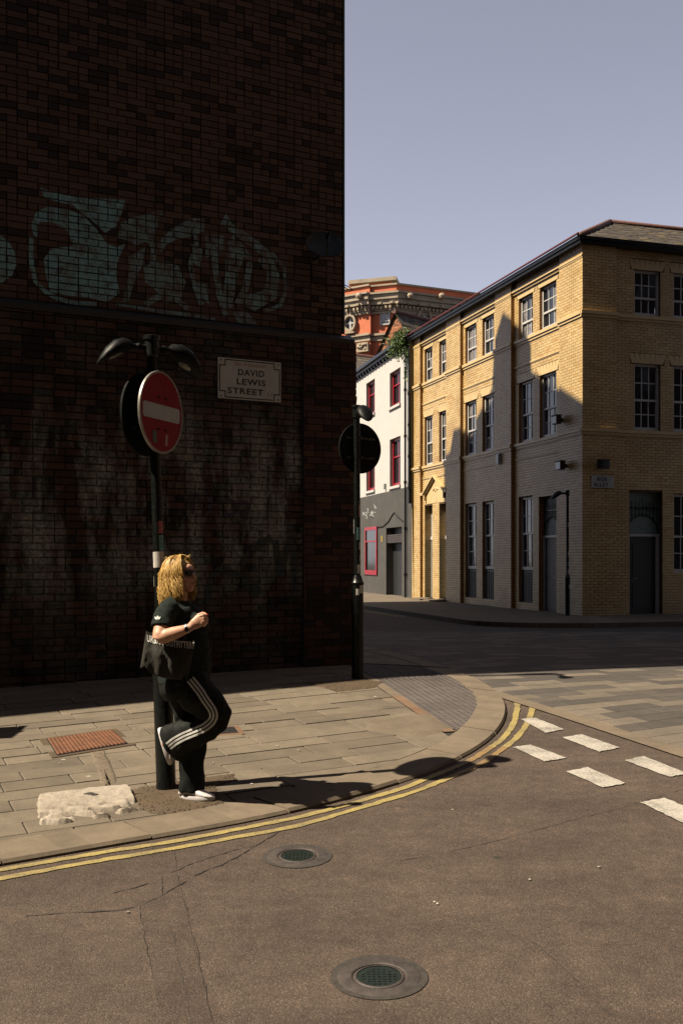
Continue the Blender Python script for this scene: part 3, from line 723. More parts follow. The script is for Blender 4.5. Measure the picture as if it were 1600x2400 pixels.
# graffiti: paint lies on the brick faces only, joints stay bare
def graf_mat(name, c, under, lo=.42, hi=.6, sc=9.0):
    m, nt, b = nodes(name); P = pos(nt)
    f = ramp(nt, math_(nt, 'ADD', math_(nt, 'MULTIPLY', noise(nt, sc, 5, .7, P), .65), math_(nt, 'MULTIPLY', noise(nt, 45, 4, .7, P), .35)), [(lo, 0.0), (hi, 1.0)])
    setcol(nt, b, mix(nt, f, under, mix(nt, 1.0, c, ramp(nt, noise(nt, 30, 4, .7, P), [(.3, .75), (.7, 1.15)]), 'MULTIPLY'))); b.inputs['Roughness'].default_value = .7
    return m
M['graf'] = graf_mat('faded_turquoise_spray', (.27, .58, .66), (.12, .075, .062), .37, .54)
M['graf_pale'] = graf_mat('worn_turquoise_spray', (.26, .50, .57), (.12, .075, .058), .42, .60, 7.0)
M['graf_purple'] = graf_mat('purple_tag_spray', (.035, .022, .07), (.05, .045, .05), .38, .55)
M['graf_teal'] = graf_mat('dark_teal_tag_spray', (.012, .045, .055), (.04, .03, .028), .40, .56)
def spray(polys, rects, out, pr, mat, name, o_):
    mb = MB()
    for k, poly in enumerate(polys):
        P = [V(p) for p in poly]; x0, x1, y0, y1 = min(p.x for p in P), max(p.x for p in P), min(p.y for p in P), max(p.y for p in P)
        for (a, b, c, d) in rects:
            if b < x0 or a > x1 or d < y0 or c > y1: continue
            q = clip_convex(P, [V((a, c)), V((b, c)), V((b, d)), V((a, d))])
            if q and area(q) > 2e-5: mb.face([LW.p(p.x, p.y, out + pr + .0035 + .0007 * (k % 12)) for p in q])
    return mb.build(name, mat, o_)
G = lambda L, s=1.912, ox=0, oy=400, out=UP: [LW.uv(ox + x / s, oy + y / s, out) for x, y in L]
def stroke(L, w, **k):                          # a spray stroke as short quads
    P = [V(p) for p in G(L, **k)]; P = resample(P, .08); out = []
    for i in range(len(P) - 1):
        t = (P[i + 1] - P[i]).normalized(); n = V((-t.y, t.x)) * w / 2; e = t * w * .1
        out.append([P[i] - n - e, P[i + 1] - n + e, P[i + 1] + n + e, P[i] + n - e])
    return out
full = [G([(180, 75), (240, 100), (340, 120), (560, 132), (545, 190), (520, 250), (470, 280), (430, 240), (380, 200), (330, 160), (200, 125)]),
        G([(140, 240), (160, 190), (215, 162), (300, 175), (370, 200), (430, 262), (480, 330), (520, 345), (560, 330), (530, 400), (520, 470), (535, 550), (480, 590), (400, 570), (300, 560), (225, 545), (205, 470), (195, 400), (230, 350), (330, 340), (300, 270), (240, 235), (180, 230), (165, 300), (150, 290)]),
        G([(0, 290), (35, 315), (65, 360), (75, 420), (55, 470), (0, 510)])]
full += stroke([(140, 300), (140, 420), (160, 500), (220, 560), (320, 595), (430, 600)], .05)
pale = [G([(520, 300), (555, 235), (640, 205), (715, 200), (700, 260), (690, 330), (640, 300), (590, 320)]), G([(570, 390), (650, 345), (640, 420), (600, 500), (575, 590), (545, 590), (575, 480)]),
        G([(700, 330), (760, 270), (850, 215), (915, 215), (915, 270), (850, 300), (760, 310), (720, 370)]), G([(640, 430), (730, 400), (800, 430), (830, 500), (810, 580), (740, 600), (700, 540), (650, 500)]),
        G([(855, 330), (905, 350), (900, 440), (870, 420)]), G([(915, 290), (1000, 290), (1000, 380), (920, 390)]), G([(1005, 340), (1045, 290), (1100, 370), (1060, 470), (1040, 610), (990, 640), (1010, 450)]),
        G([(985, 240), (1010, 195), (1040, 240), (1130, 300), (1215, 370), (1200, 400), (1100, 330)]), G([(1150, 400), (1215, 380), (1250, 470), (1240, 570), (1140, 630), (1070, 600), (1080, 560), (1180, 540), (1195, 460)]),
        G([(1040, 640), (1100, 625), (1150, 690), (1070, 690)]), G([(870, 500), (925, 510), (935, 600), (890, 560)])]
pale_strokes = [stroke([(545, 250), (590, 225), (650, 215), (720, 190)], .07), stroke([(600, 330), (650, 300), (690, 340), (680, 420)], .07), stroke([(730, 330), (800, 290), (870, 250), (880, 330), (850, 420), (870, 520), (900, 600)], .06), stroke([(650, 600), (720, 560), (790, 580), (840, 620)], .07), stroke([(960, 300), (960, 420), (980, 560), (1010, 650)], .08), stroke([(1060, 320), (1120, 400), (1100, 520), (1060, 600)], .08), stroke([(520, 600), (600, 610), (700, 630), (850, 650), (960, 670)], .045), stroke([(1215, 370), (1270, 440), (1280, 530), (1250, 610), (1180, 630)], .05)]
nf = 3; npale = 11
for k in range(nf): spray([full[k]], hi_rects, UP, .010 + .0007 * k, M['graf'], 'graffiti', lb)
spray(full[nf:], hi_rects, UP, .013, M['graf'], 'graffiti', lb)
for k in range(npale): spray([pale[k]], hi_rects, UP, .010 + .0004 * k, M['graf_pale'], 'graffiti', lb)
for k, q in enumerate(pale_strokes): spray(q, hi_rects, UP, .015 + .0003 * k, M['graf_pale'], 'graffiti', lb)
low = []
for L in ([(0, 740), (20, 640), (60, 610), (110, 650), (120, 740)], [(150, 620), (190, 650), (205, 790)], [(205, 640), (195, 700), (280, 720), (330, 690), (400, 670), (440, 720), (430, 790), (380, 830), (330, 790)], [(450, 720), (500, 690), (560, 720), (560, 770), (480, 800), (450, 750)], [(40, 800), (50, 650)]):
    low += stroke(L, .05, s=3.92, ox=440, oy=1000, out=0)
spray(low, lo_rects, 0, .010, M['graf_purple'], 'graffiti_tag', lb)
low = []
for L in ([(160, 1640), (220, 1400), (300, 1300), (480, 1380), (640, 1560), (620, 1420)], [(480, 1280), (600, 1120), (760, 1020)], [(800, 1050), (840, 1380), (900, 1150), (960, 1000), (980, 1560)]):
    low += stroke(L, .09, s=3.92, ox=440, oy=1000, out=0)
spray(low, lo_rects, 0, .010, M['graf_teal'], 'graffiti_tag', lb)
# ------------------------------------------------------------------ the tall gabled block further up the lane (hidden behind, shades the yellow building)
R0 = V((K.x, K.y)); RB = Fr(R0, (-.2873, .958), (.958, .2873))
prof = [(2.4, -.3), (21.0, -.3), (21.0, 17.0), (20.2, 17.2), (19.9, 17.9), (18.7, 17.95), (17.1, 19.0), (17.0, 19.9), (16.1, 21.0), (14.7, 20.2), (14.5, 19.8), (14.5, 19.1), (11.2, 17.5), (9.2, 16.8), (2.4, 16.8)]
rb = thing('gabled_building', 'tall gabled brick block behind the dark brick building, out of sight from the junction', 'building', tuple(RB.p(2.4, 0)))
mb = MB(); fa = [RB.p(u, z, -.02) for u, z in prof]; ba = [RB.p(u, z, -7) for u, z in prof]; n = len(prof)
mb.face(fa); mb.face(ba[::-1])
for i in range(n): mb.face([fa[i], fa[(i + 1) % n], ba[(i + 1) % n], ba[i]])
mb.build('wall', M['brick_up'], rb)
mb = MB()
for k in range(5):
    for z in (4.5, 8.0, 11.5): mb.fbox(RB, 10.2 + k * 2.2, 11.2 + k * 2.2, z, z + 1.6, -.03, .01)
mb.build('windows', M['glass'], rb)
# ------------------------------------------------------------------ street nameplate
def nameplate(fr, px0, py0, px1, py1, out, label, lines, border=True, root_name='street_nameplate', pad=True):
    u0, z1 = fr.uv(px0, py0, out); u1, z0 = fr.uv(px1, py1, out)
    lx = fr.u if u1 > u0 else -fr.u; w = abs(u1 - u0); h = z1 - z0; cpt = (fr.p(u0, z1, out) + fr.p(u1, z0, out)) / 2
    t = thing(root_name, label, 'street sign', tuple(cpt - V((0, 0, h / 2)))); up = V((0, 0, 1))
    mb = MB(); mb.box(cpt - lx * w / 2 - up * h / 2, lx * w, fr.n * .018, up * h); mb.build('plate', M['enamel'], t)
    base = cpt + fr.n * .018
    if border:
        b = MB(); e = .025 * w; q = .085 * w; th = .016 * w
        X, Z = w / 2 - e, h / 2 - e
        pts = [(-X + q, Z), (X - q, Z), (X - q, Z - q), (X, Z - q), (X, -Z + q), (X - q, -Z + q), (X - q, -Z), (-X + q, -Z), (-X + q, -Z + q), (-X, -Z + q), (-X, Z - q), (-X + q, Z - q)]
        for i in range(12):
            (a, c), (d, f) = pts[i], pts[(i + 1) % 12]
            x0, x1 = min(a, d) - th / 2, max(a, d) + th / 2; y0, y1 = min(c, f) - th / 2, max(c, f) + th / 2
            b.box(base + lx * x0 + up * y0 + fr.n * (.0005 + .0002 * (i % 2)), lx * (x1 - x0), fr.n * .001, up * (y1 - y0))
        b.build('border', M['sign_black'], t)
        mb = MB()
        for sx in (-1, 1):
            for sz in (-1, 1):
                c = base + lx * sx * (w / 2 - .045 * w) + up * sz * (h / 2 - .06 * h)
                mb.rings([[c + (lx * math.cos(a * .785) + up * math.sin(a * .785)) * r + fr.n * hh for a in range(8)] for r, hh in ((.011, 0), (.009, .006), (.003, .008))], False, True)
        mb.build('screws', M['dark_iron'], t)
    for body, mk, fx, fz, fw, fh, bold, sh in lines: lettering(t, M[mk], body, 1.0, base + lx * fx * w + up * fz * h, lx, up, fr.n, bold, sh, fw * w, fh * h)
    return t
M['enamel'] = plain('white_enamel', (.62, .66, .65), .35, .12, 6, .05, 40); M['sign_black'] = plain('sign_black', (.015, .016, .018), .5, .1, 6, 0); M['sign_red'] = plain('sign_red', (.42, .03, .05), .5, .1, 6, 0)
nameplate(LW, 510, 837, 657, 944, .012, 'white enamel nameplate reading David Lewis Street on the dark wall',
          [('City of Liverpool', 'sign_red', .0, .36, .50, .105, .0, .35), ('DAVID', 'sign_black', .02, .175, .42, .155, .026, 0), ('LEWIS', 'sign_black', .02, -.055, .46, .155, .026, 0), ('STREET', 'sign_black', -.07, -.29, .57, .155, .026, 0), ('L1', 'sign_red', .32, -.325, .065, .085, .008, 0)])
# ------------------------------------------------------------------ satellite dish and its leads
M['dish'] = plain('dark_teal_dish', (.016, .026, .027), .6, .2, 6, .05, 40, spec=.2)
t = thing('satellite_dish', 'dark round satellite dish high on the brick wall near the corner', 'satellite dish', tuple(LW.p(LW.uv(762, 600, UP)[0], LW.uv(762, 600, UP)[1], UP)))
cu, cz = LW.uv(762, 572, UP + .35); c = LW.p(cu, cz, UP + .35); ax = V((.12, -.78, .60)).normalized(); ex = ax.cross(V((0, 0, 1))).normalized(); ey = ex.cross(ax)
mb = MB(); R = []
for r in (.24, .2, .15, .1, .05, .005): R.append([c + (ex * math.cos(a * .2618) * r * 1.0 + ey * math.sin(a * .2618) * r * 1.05) + ax * (r * r * 1.1 - .06) for a in range(24)])
R2 = [[p - ax * .012 for p in r] for r in R]
mb.rings(R, False, True); mb.rings(R2[::-1] + [R[0]], False, False); mb.build('dish', M['dish'], t, smooth=True, angle=40)
mb = MB(); lo = c - ey * .25 - ax * .01; hd = c + ax * .26 - ey * .12; mb.tube([lo, lo.lerp(hd, .5) - ey * .03, hd], .012, 8); mb.build('arm', M['black_paint'], t)
mb = MB(); mb.tube([hd - ax * .02, hd + ax * .0, hd - ax * .09], [.02, .032, .028], 10); mb.build('receiver', M['black_paint'], t)
mb = MB(); w_ = LW.p(cu, cz - .1, UP); mb.tube([w_, w_ + LW.n * .12 - V((0, 0, .02)), c - ax * .07], .018, 8); mb.build('bracket', M['dark_iron'], t)
mb = MB(); q = LW.uv(730, 615, UP); r_ = LW.uv(730, 660, UP); r2 = LW.uv(806, 668, UP)
mb.tube([LW.p(*q, UP + .02), LW.p(*r_, UP + .02), LW.p(r_[0] - .08, r_[1] - .06, UP + .02), LW.p(*r2, UP + .02)], .006, 5); mb.build('lead', M['black_paint'], t)
t = thing('cable', 'two thin cables curling off the corner of the brick building', 'cable', tuple(SW.p(.05, 5.0, .0)))
for k, L in enumerate(([(806, 668), (815, 671), (822, 676), (828, 680)], [(806, 671), (812, 677), (820, 680), (826, 680)])):
    mb = MB(); P_ = []
    for px, py in L: d = V(((px - 800) / F, 1, (YH - py) / F)); P_.append(V((0, 0, HC)) + d * 13.35)
    mb.tube(P_, .006, 5); mb.build('strand', M['black_paint'], t)
# ------------------------------------------------------------------ lamp posts with no-entry signs
M['sign_redface'] = plain('red_reflective_sheet', (.34, .012, .02), .6, .1, 9, .03, 60, spec=.15); M['sign_white'] = plain('white_reflective_sheet', (.58, .62, .64), .6, .08, 6, .03, 60, spec=.2)
M['alu'] = plain('sign_edge_aluminium', (.45, .42, .38), .4, .2, 20, .05, 60, metal=.6)
M['st_white'] = plain('torn_white_sticker', (.66, .62, .58), .7, .25, 25, .2, 60); M['st_green'] = plain('green_sticker', (.05, .12, .07), .6, .8, 60, .1, 60); M['st_pink'] = plain('faded_pink_sticker', (.55, .30, .27), .6, .3, 30, .1, 60)
M['st_red'] = plain('red_white_sticker', (.5, .12, .14), .6, .9, 90, .1, 60); M['st_blue'] = plain('teal_sticker', (.12, .32, .34), .6, .6, 50, .1, 60); M['st_yel'] = plain('yellow_notice', (.6, .42, .03), .5, .2, 30, .05, 60)
LAMP = [(x, z, w * (1 + .5 * (x > .19)), h * (1 + .9 * (x > .19))) for x, z, w, h in [(.03, 0, .024, .024), (.10, .004, .024, .024), (.105, .004, .031, .031), (.125, .004, .031, .031), (.13, .004, .025, .025), (.17, .002, .028, .027), (.20, -.004, .045, .034), (.26, -.018, .066, .046), (.33, -.052, .074, .050), (.40, -.10, .062, .040), (.45, -.145, .036, .02), (.475, -.172, .008, .005)]]
def post(px, py, label, lamps, lean=(0, 0), discs=(), H=3.17, group='black lamp and sign posts', r0=.068, r1=.037, name='sign_post', scale=1.0, loc=None):
    c = gp(px, py) if loc is None else V(loc); z0 = g(c.x, c.y); t = thing(name, label, 'sign post', (c.x, c.y, z0), group); B = V((c.x, c.y, z0))
    at = lambda h: B + V((lean[0] * h, lean[1] * h, h))
    mb = MB(); mb.lathe(B, [(r0 + .004, -.05), (r0 + .003, .02), (r0, .04), (r0, 1.06), (r0 + .006, 1.065), (r0 + .006, 1.085), (r0 - .006, 1.10), (r1 + .012, 1.15), (r1 + .006, 1.165)], 24, lean=lean); mb.build('base_section', M['black_paint'], t, smooth=True, angle=35)
    mb = MB(); mb.lathe(B, [(r1, 1.16), (r1, H - .14)], 20, lean=lean, cap0=False); mb.build('shaft', M['black_paint'], t, smooth=True, angle=40)
    mb = MB(); mb.lathe(B, [(r1 + .004, H - .15), (r1 + .013, H - .14), (r1 + .013, H - .035), (r1 + .022, H - .03), (r1 + .022, H - .006), (r1 + .012, H), (.002, H + .004)], 20, lean=lean); mb.build('cap', M['black_paint'], t, smooth=True, angle=35)
    for ang, sc, dz in lamps:
        a = math.radians(ang); d = V((math.cos(a), math.sin(a), 0)); s_ = V((-d.y, d.x, 0)); R = []; o = at(H - .085 + dz)
        for x, zz, w, h in LAMP:
            R.append([o + d * x * sc + V((0, 0, zz * sc)) + s_ * w * math.cos(j * .3927) * sc + V((0, 0, 1)) * h * math.sin(j * .3927) * sc * (1.0 if math.sin(j * .3927) > 0 or x < .19 else .55) for j in range(16)])
        mb = MB(); mb.rings(R); lm = mb.build('lamp_hood', M['lamp_black'], t, smooth=True, angle=60)
        mb = MB(); q = o + d * .33 * sc + V((0, 0, -.052 * sc - .03 * sc)); n_ = (V((0, 0, -1)) + d * -.45).normalized(); e = n_.cross(s_)
        mb.rings([[q + (s_ * math.cos(j * .524) * r + e * math.sin(j * .524) * r * 1.4) + n_ * h for j in range(12)] for r, h in ((.05, -.005), (.048, .012), (.03, .022), (.004, .026))], False, True); mb.build('lamp_lens', M['glass2'], lm, smooth=True)
    for (phi, off, rad, hz, front, lab) in discs:
        a = math.radians(phi); e = V((math.cos(a), math.sin(a), 0)); n_ = V((math.sin(a), -math.cos(a), 0)); up = V((0, 0, 1))
        q = at(hz) + n_ * off + e * (.085 if off < 0 and front is M['sign_redface'] else 0); sg = 1 if off > 0 else -1; n_ = n_ * sg
        rg = lambda r, h: [q + (e * math.cos(j * 2 * math.pi / 48) + up * math.sin(j * 2 * math.pi / 48)) * r + n_ * h for j in range(48)]
        mb = MB(); mb.rings([rg(.01, -.012), rg(rad, -.012), rg(rad, 0.0)], True, False, 1); mb.rings([rg(rad - .012, .0005), rg(.005, .0005)], False, True, 0); pl = mb.build('sign_plate', [front, M['sign_back']], t)
        if lab: pl['label'] = lab
        mb = MB(); mb.rings([rg(rad + .002, -.014), rg(rad + .004, -.006), rg(rad + .002, .003), rg(rad - .012, .003), rg(rad - .013, .0)], False, False); mb.build('rim', M['alu'] if front is M['sign_redface'] and off > 0 else M['sign_back'], pl, smooth=True, angle=40)
        for hh in (-.11, .11):
            mb = MB(); mb.box(q - e * .19 - n_ * .03 + up * (hh - .012), e * .38, n_ * .017, up * .024); mb.build('rail', M['dark_iron'], pl)
            mb = MB(); mb.tube([q - n_ * .035 - e * (r1 + .012) + up * hh, q - n_ * abs(off) * 1.9 - e * (r1 + .012) + up * hh], .006, 6); mb.tube([q - n_ * .035 + e * (r1 + .012) + up * hh, q - n_ * abs(off) * 1.9 + e * (r1 + .012) + up * hh], .006, 6); mb.build('clip', M['dark_iron'], pl)
        if front is M['sign_redface']:
            mb = MB(); bw, bh, bc = rad * .86, rad * .185, .02; P_ = []
            for cx, cy, a0 in ((bw - bc, bh - bc, 0), (-bw + bc, bh - bc, 90), (-bw + bc, -bh + bc, 180), (bw - bc, -bh + bc, 270)):
                for k in range(4): an = math.radians(a0 + 30 * k); P_.append(q + e * (cx + bc * math.cos(an)) + up * (cy + bc * math.sin(an)) + n_ * .0022)
            mb.face(P_); mb.build('white_bar', M['sign_white'], pl)
            for fx, fy, w, h, mk, rot in ((-.33, -.62, .05, .085, 'st_green', .12), (.22, -.66, .032, .08, 'st_pink', -.1)):
                mb = MB(); cc = q + e * fx * rad + up * fy * rad + n_ * .0025; ux = e * math.cos(rot) + up * math.sin(rot); uy = up * math.cos(rot) - e * math.sin(rot)
                mb.face([cc - ux * w / 2 - uy * h / 2, cc + ux * w / 2 - uy * h / 2, cc + ux * w / 2 + uy * h / 2, cc - ux * w / 2 + uy * h / 2]); mb.build('sticker', M[mk], pl)
    return t, at
def sticker(t, at, h, hh, a0, a1, r, mat, skew=0.0):          # a wrap on the shaft, angles in degrees (270 faces the camera)
    mb = MB(); n = 8
    for i in range(n):
        q = []
        for a, zz in ((a0 + (a1 - a0) * i / n, -hh), (a0 + (a1 - a0) * (i + 1) / n, -hh), (a0 + (a1 - a0) * (i + 1) / n, hh), (a0 + (a1 - a0) * i / n, hh)):
            an = math.radians(a); q.append(at(h + zz + skew * (a - a0) / 90) + V((math.cos(an), math.sin(an), 0)) * (r + .0015))
        mb.face(q)
    return mb.build('sticker', mat, t, smooth=True)
RD = .285
P1, at1 = post(390, 1848, 'black post with twin lamps and a red no-entry sign behind the woman', [(203, .80, 0), (50, .95, 0)], (-.033, 0), [(69, .062, RD, 2.63, M['sign_redface'], 'round red no-entry sign with white bar'), (69, -.088, RD, 2.62, M['sign_back'], None)])
sticker(P1, at1, 1.83, .042, 285, 350, .037, M['st_red']); sticker(P1, at1, 1.72, .055, 288, 350, .037, M['st_blue']); sticker(P1, at1, 1.60, .055, 185, 350, .037, M['st_white'], .004)
sticker(P1, at1, 1.47, .085, 300, 350, .037, M['st_pink'], -.03); sticker(P1, at1, 1.45, .035, 170, 205, .037, M['st_white'])
P2, at2 = post(838, 1589, 'black post at the lane corner showing the back of a round sign', [(-72, .85, 0)], (-.004, 0), [(33, -.065, RD, 2.62, M['sign_redface'], 'back of a round sign plate, painted black')], H=3.10)
for h, hh, a0, a1, mk in ((1.98, .03, 290, 350, 'st_green'), (1.90, .07, 300, 350, 'st_pink'), (1.72, .08, 175, 200, 'st_white'), (1.64, .07, 265, 335, 'st_blue'), (1.50, .04, 300, 350, 'st_white'), (1.36, .03, 310, 350, 'st_white'), (1.24, .05, 275, 335, 'st_white')): sticker(P2, at2, h, hh, a0, a1, .037, M[mk])
for h, hh, a0, a1, mk in ((1.0, .035, 255, 285, 'st_white'), (1.03, .045, 290, 340, 'st_white')): sticker(P2, at2, h - .02, hh, a0, a1, .068, M[mk])
# ------------------------------------------------------------------ the yellow glazed-brick building
CY = V((.235 * 26.5, 26.5)); du2 = V((-.2873, .958)); dr2 = V((.958, .2873))
YL = Fr(CY, du2, (-.958, -.2873)); YR = Fr(CY, dr2, (.2873, -.958))
yb_ = thing('yellow_building', 'three-storey yellow glazed brick building with white sash windows on the corner', 'building', (CY.x, CY.y, .05))
BAY = -.11; ZE = 9.78; Z0 = -.1
Y_L = lambda px, out=BAY: YL.uv(px, 1310, out)[0]
Y_R = lambda px, out=BAY: YR.uv(px, 1310, out)[0]
def win_part(fr, u0, u1, z0, z1, out, cols, rows_top, rows_bot, split, frame, glass, parent, th=.065, bar=.028, pale_share=None):
    """sash window: frame is the part, every pane a sub-part"""
    mb = MB(); d = .05
    for a, b, c, e in ((u0, u0 + th, z0, z1), (u1 - th, u1, z0, z1), (u0 + th, u1 - th, z0, z0 + th * 1.4), (u0 + th, u1 - th, z1 - th, z1)): mb.fbox(fr, a, b, c, e, out - d, out + .02)
    ms = z0 + (z1 - z0) * split
    mb.fbox(fr, u0 + th, u1 - th, ms - .028, ms + .028, out - d, out + .012)
    panes = []
    for (za, zb, nr, o_) in ((z0 + th * 1.4, ms - .028, rows_bot, out - .03), (ms + .028, z1 - th, rows_top, out - .012)):
        w = (u1 - u0 - 2 * th) / cols; h = (zb - za) / nr
        for c in range(1, cols): mb.fbox(fr, u0 + th + c * w - bar / 2, u0 + th + c * w + bar / 2, za, zb, o_ - .012, o_ + .012)
        for r in range(1, nr): mb.fbox(fr, u0 + th, u1 - th, za + r * h - bar / 2, za + r * h + bar / 2, o_ - .010, o_ + .010)
        for c in range(cols):
            for r in range(nr): panes.append((u0 + th + c * w + bar / 2, u0 + th + (c + 1) * w - bar / 2, za + r * h + bar / 2 * (r > 0), za + (r + 1) * h - bar / 2 * (r < nr - 1), o_))
    fo = mb.build('window', frame, parent)
    for a, b, c, e, o_ in panes:
        mb = MB(); t_ = random.uniform(-.0025, .0025)
        mb.add([fr.p(a, c, o_ - .004 + t_), fr.p(b, c, o_ - .004 - t_), fr.p(b, e, o_ - .004 - t_ * .5), fr.p(a, e, o_ - .004 + t_ * .7), fr.p(a, c, o_ - .008), fr.p(b, c, o_ - .008), fr.p(b, e, o_ - .008), fr.p(a, e, o_ - .008)], [(0, 1, 2, 3), (4, 7, 6, 5), (0, 4, 5, 1), (1, 5, 6, 2), (2, 6, 7, 3), (3, 7, 4, 0)])
        mb.build('pane', glass if not pale_share or random.random() > pale_share else M['glass2'], fo)
    return fo
def window_pair(pxs): return [tuple(sorted((Y_L(a), Y_L(b)))) for a, b in pxs]
bays = [dict(u=(1.21, 4.14), w=window_pair([(1303, 1264), (1248, 1215)])), dict(u=(5.23, 7.93), w=window_pair([(1157, 1130), (1116, 1090)])), dict(u=(9.15, 11.63), w=window_pair([(1047, 1029), (1013, 995)]))]
piers = [(0, 1.21), (4.14, 5.23), (7.93, 9.15), (11.63, 12.47)]
TOPZ, MIDZ, GRZ = (8.06, 9.28), (5.02, 6.80), (1.30, 3.42)
yw = Wall(yb_); bk = MB(); trim = []
seen_y = lambda px, py: px > 835
for u0, u1 in piers:
    panel(bk, YL, u0, u1, Z0, ZE, -.012); yw.field(YL, u0, u1, Z0, ZE, 0, M['brick_yel'], .0755, .225, .009, .006, jit=.0008)
    for (uu, ss_) in ((u0, -1),):                # the pier flank that looks back towards the junction
        if u0 > 0:
            fl = Fr(YL.p(uu, 0, 0).to_2d(), YL.n * -1, -YL.u)
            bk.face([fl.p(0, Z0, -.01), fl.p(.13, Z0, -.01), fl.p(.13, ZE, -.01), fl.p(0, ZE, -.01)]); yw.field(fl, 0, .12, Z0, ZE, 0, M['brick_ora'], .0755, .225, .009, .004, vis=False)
    bk.face([YL.p(u1, Z0, 0), YL.p(u1, ZE, 0), YL.p(u1, ZE, BAY - .02), YL.p(u1, Z0, BAY - .02)])
ops = []
for bi, b in enumerate(bays):
    op = []
    for k, (a, c) in enumerate(b['w']):
        op += [(a, c, *TOPZ, .13), (a, c, *MIDZ, .13)]
        if bi == 2: op.append((a + (.0 if k else -.05), c, .22, 3.56, .32))
        elif bi == 0 and k == 0: op.append((a, c + .05, .10, 3.36, .22))
        else: op.append((a, c, .36, 3.42, .13))
    b['op'] = op; u0, u1 = b['u']
    panel(bk, YL, u0, u1, Z0, ZE, BAY - .012, [(o[0], o[1], o[2], o[3], o[4]) for o in op])
    rev = [(o[0], o[1], o[2], o[3]) for o in op] + [(o[0] - .12, o[1] + .12, o[3], o[3] + .26) for o in op if o[3] > 8 or 5 < o[3] < 8]
    yw.field(YL, u0, u1, Z0, ZE, BAY, M['brick_yel'], .0755, .225, .009, .006, openings=rev, jit=.0008)
    for o in op:                                 # far jamb of each opening in glazed brick
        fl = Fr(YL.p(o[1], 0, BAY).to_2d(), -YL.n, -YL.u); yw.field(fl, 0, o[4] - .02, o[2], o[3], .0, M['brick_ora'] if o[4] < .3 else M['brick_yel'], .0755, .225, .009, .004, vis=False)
# right-hand facade
RP = Y_R(1443, 0); RW1 = (Y_R(1485), Y_R(1546)); RW2 = (Y_R(1577), Y_R(1640)); RDR = (Y_R(1474), Y_R(1551)); RE = 9.0
panel(bk, YR, 0, RP, Z0, ZE, -.012); yw.field(YR, 0, RP, Z0, ZE, 0, M['brick_yel'], .0755, .225, .009, .006, jit=.0008)
opR = [(*RW1, *TOPZ, .13), (*RW2, *TOPZ, .13), (*RW1, *MIDZ, .13), (*RW2, *MIDZ, .13), (*RDR, .10, 3.40, .25), (*RW2, 1.25, 3.36, .13)]
panel(bk, YR, RP, RE, Z0, ZE, BAY - .012, opR); bk.face([YR.p(RP, Z0, 0), YR.p(RP, ZE, 0), YR.p(RP, ZE, BAY - .02), YR.p(RP, Z0, BAY - .02)])
yw.field(YR, RP, min(RE, 5.2), Z0, ZE, BAY, M['brick_yel'], .0755, .225, .009, .006, openings=[o[:4] for o in opR] + [(o[0] - .12, o[1] + .12, o[3], o[3] + .26) for o in opR[:4]], jit=.0008)
e1, e2, e3 = YL.p(12.47, 0), YR.p(RE, 0), YR.p(RE, 0) + V((*du2, 0)) * 12.47
for a, b in ((e2, e3), (e3, e1)): bk.face([a + V((0, 0, Z0)), b + V((0, 0, Z0)), b + V((0, 0, ZE)), a + V((0, 0, ZE))])
bk.build('wall', M['mortar_yel'], yb_)
yw.finish(300, seen_y)
# string courses, cornices, lintels
def band(fr, z0, z1, out, segs, name, mat=None):
    for u0, u1, o in segs:
        mb = MB(); h = z1 - z0
        mb.fbox(fr, u0, u1, z0 + h * .45, z1, o, o + out); mb.fbox(fr, u0, u1, z0, z0 + h * .42, o, o + out * .55); mb.build(name, mat or M['faience'], yb_)
segL = [(a - (.0 if i == 0 else .05), b + .05, 0) for i, (a, b) in enumerate(piers)] + [(b['u'][0] + .05, b['u'][1] - .05, BAY) for b in bays]
segR = [(-.06, RP + .05, 0), (RP + .05, RE, BAY)]
for z0, z1 in ((7.90, 8.055), (4.86, 5.015)):
    band(YL, z0, z1, .07, segL, 'string_course'); band(YR, z0, z1, .07, segR, 'string_course')
for b in bays:
    for z0, z1, o in ((9.44, 9.60, .10), (7.24, 7.30, .035), (4.52, 4.57, .03)):
        if z0 > 9: band(YL, z0, z1, o, [(b['u'][0], b['u'][1], BAY)], 'cornice')
        else: band(YL, z0, z1, o, [(b['u'][0] + .02, b['u'][1] - .02, BAY)], 'moulding')
for (a, c) in piers: band(YL, 9.44, 9.52, .03, [(a - .01, c + .01, 0)], 'capital')
for fr, L in ((YL, [o for b in bays for o in b['op']]), (YR, opR)):
    for o in L:
        if o[3] > 8 or 5 < o[3] < 8:
            n = 7; a0, a1 = o[0] - .12, o[1] + .12
            for k in range(n):                   # gauged flat arch, stone by stone
                x0, x1 = a0 + (a1 - a0) * k / n + .003, a0 + (a1 - a0) * (k + 1) / n - .003; sk = ((k + .5) / n - .5) * .10
                mb = MB(); mb.add([fr.p(x0 - sk, o[3], BAY + .008), fr.p(x1 - sk, o[3], BAY + .008), fr.p(x1 + sk, o[3] + .26, BAY + .008), fr.p(x0 + sk, o[3] + .26, BAY + .008), fr.p(x0 - sk, o[3], BAY - .01), fr.p(x1 - sk, o[3], BAY - .01), fr.p(x1 + sk, o[3] + .26, BAY - .01), fr.p(x0 + sk, o[3] + .26, BAY - .01)],
                                  [(0, 1, 2, 3), (0, 4, 5, 1), (1, 5, 6, 2), (2, 6, 7, 3), (3, 7, 4, 0)]); mb.build('arch_stone', M['faience'], yb_)
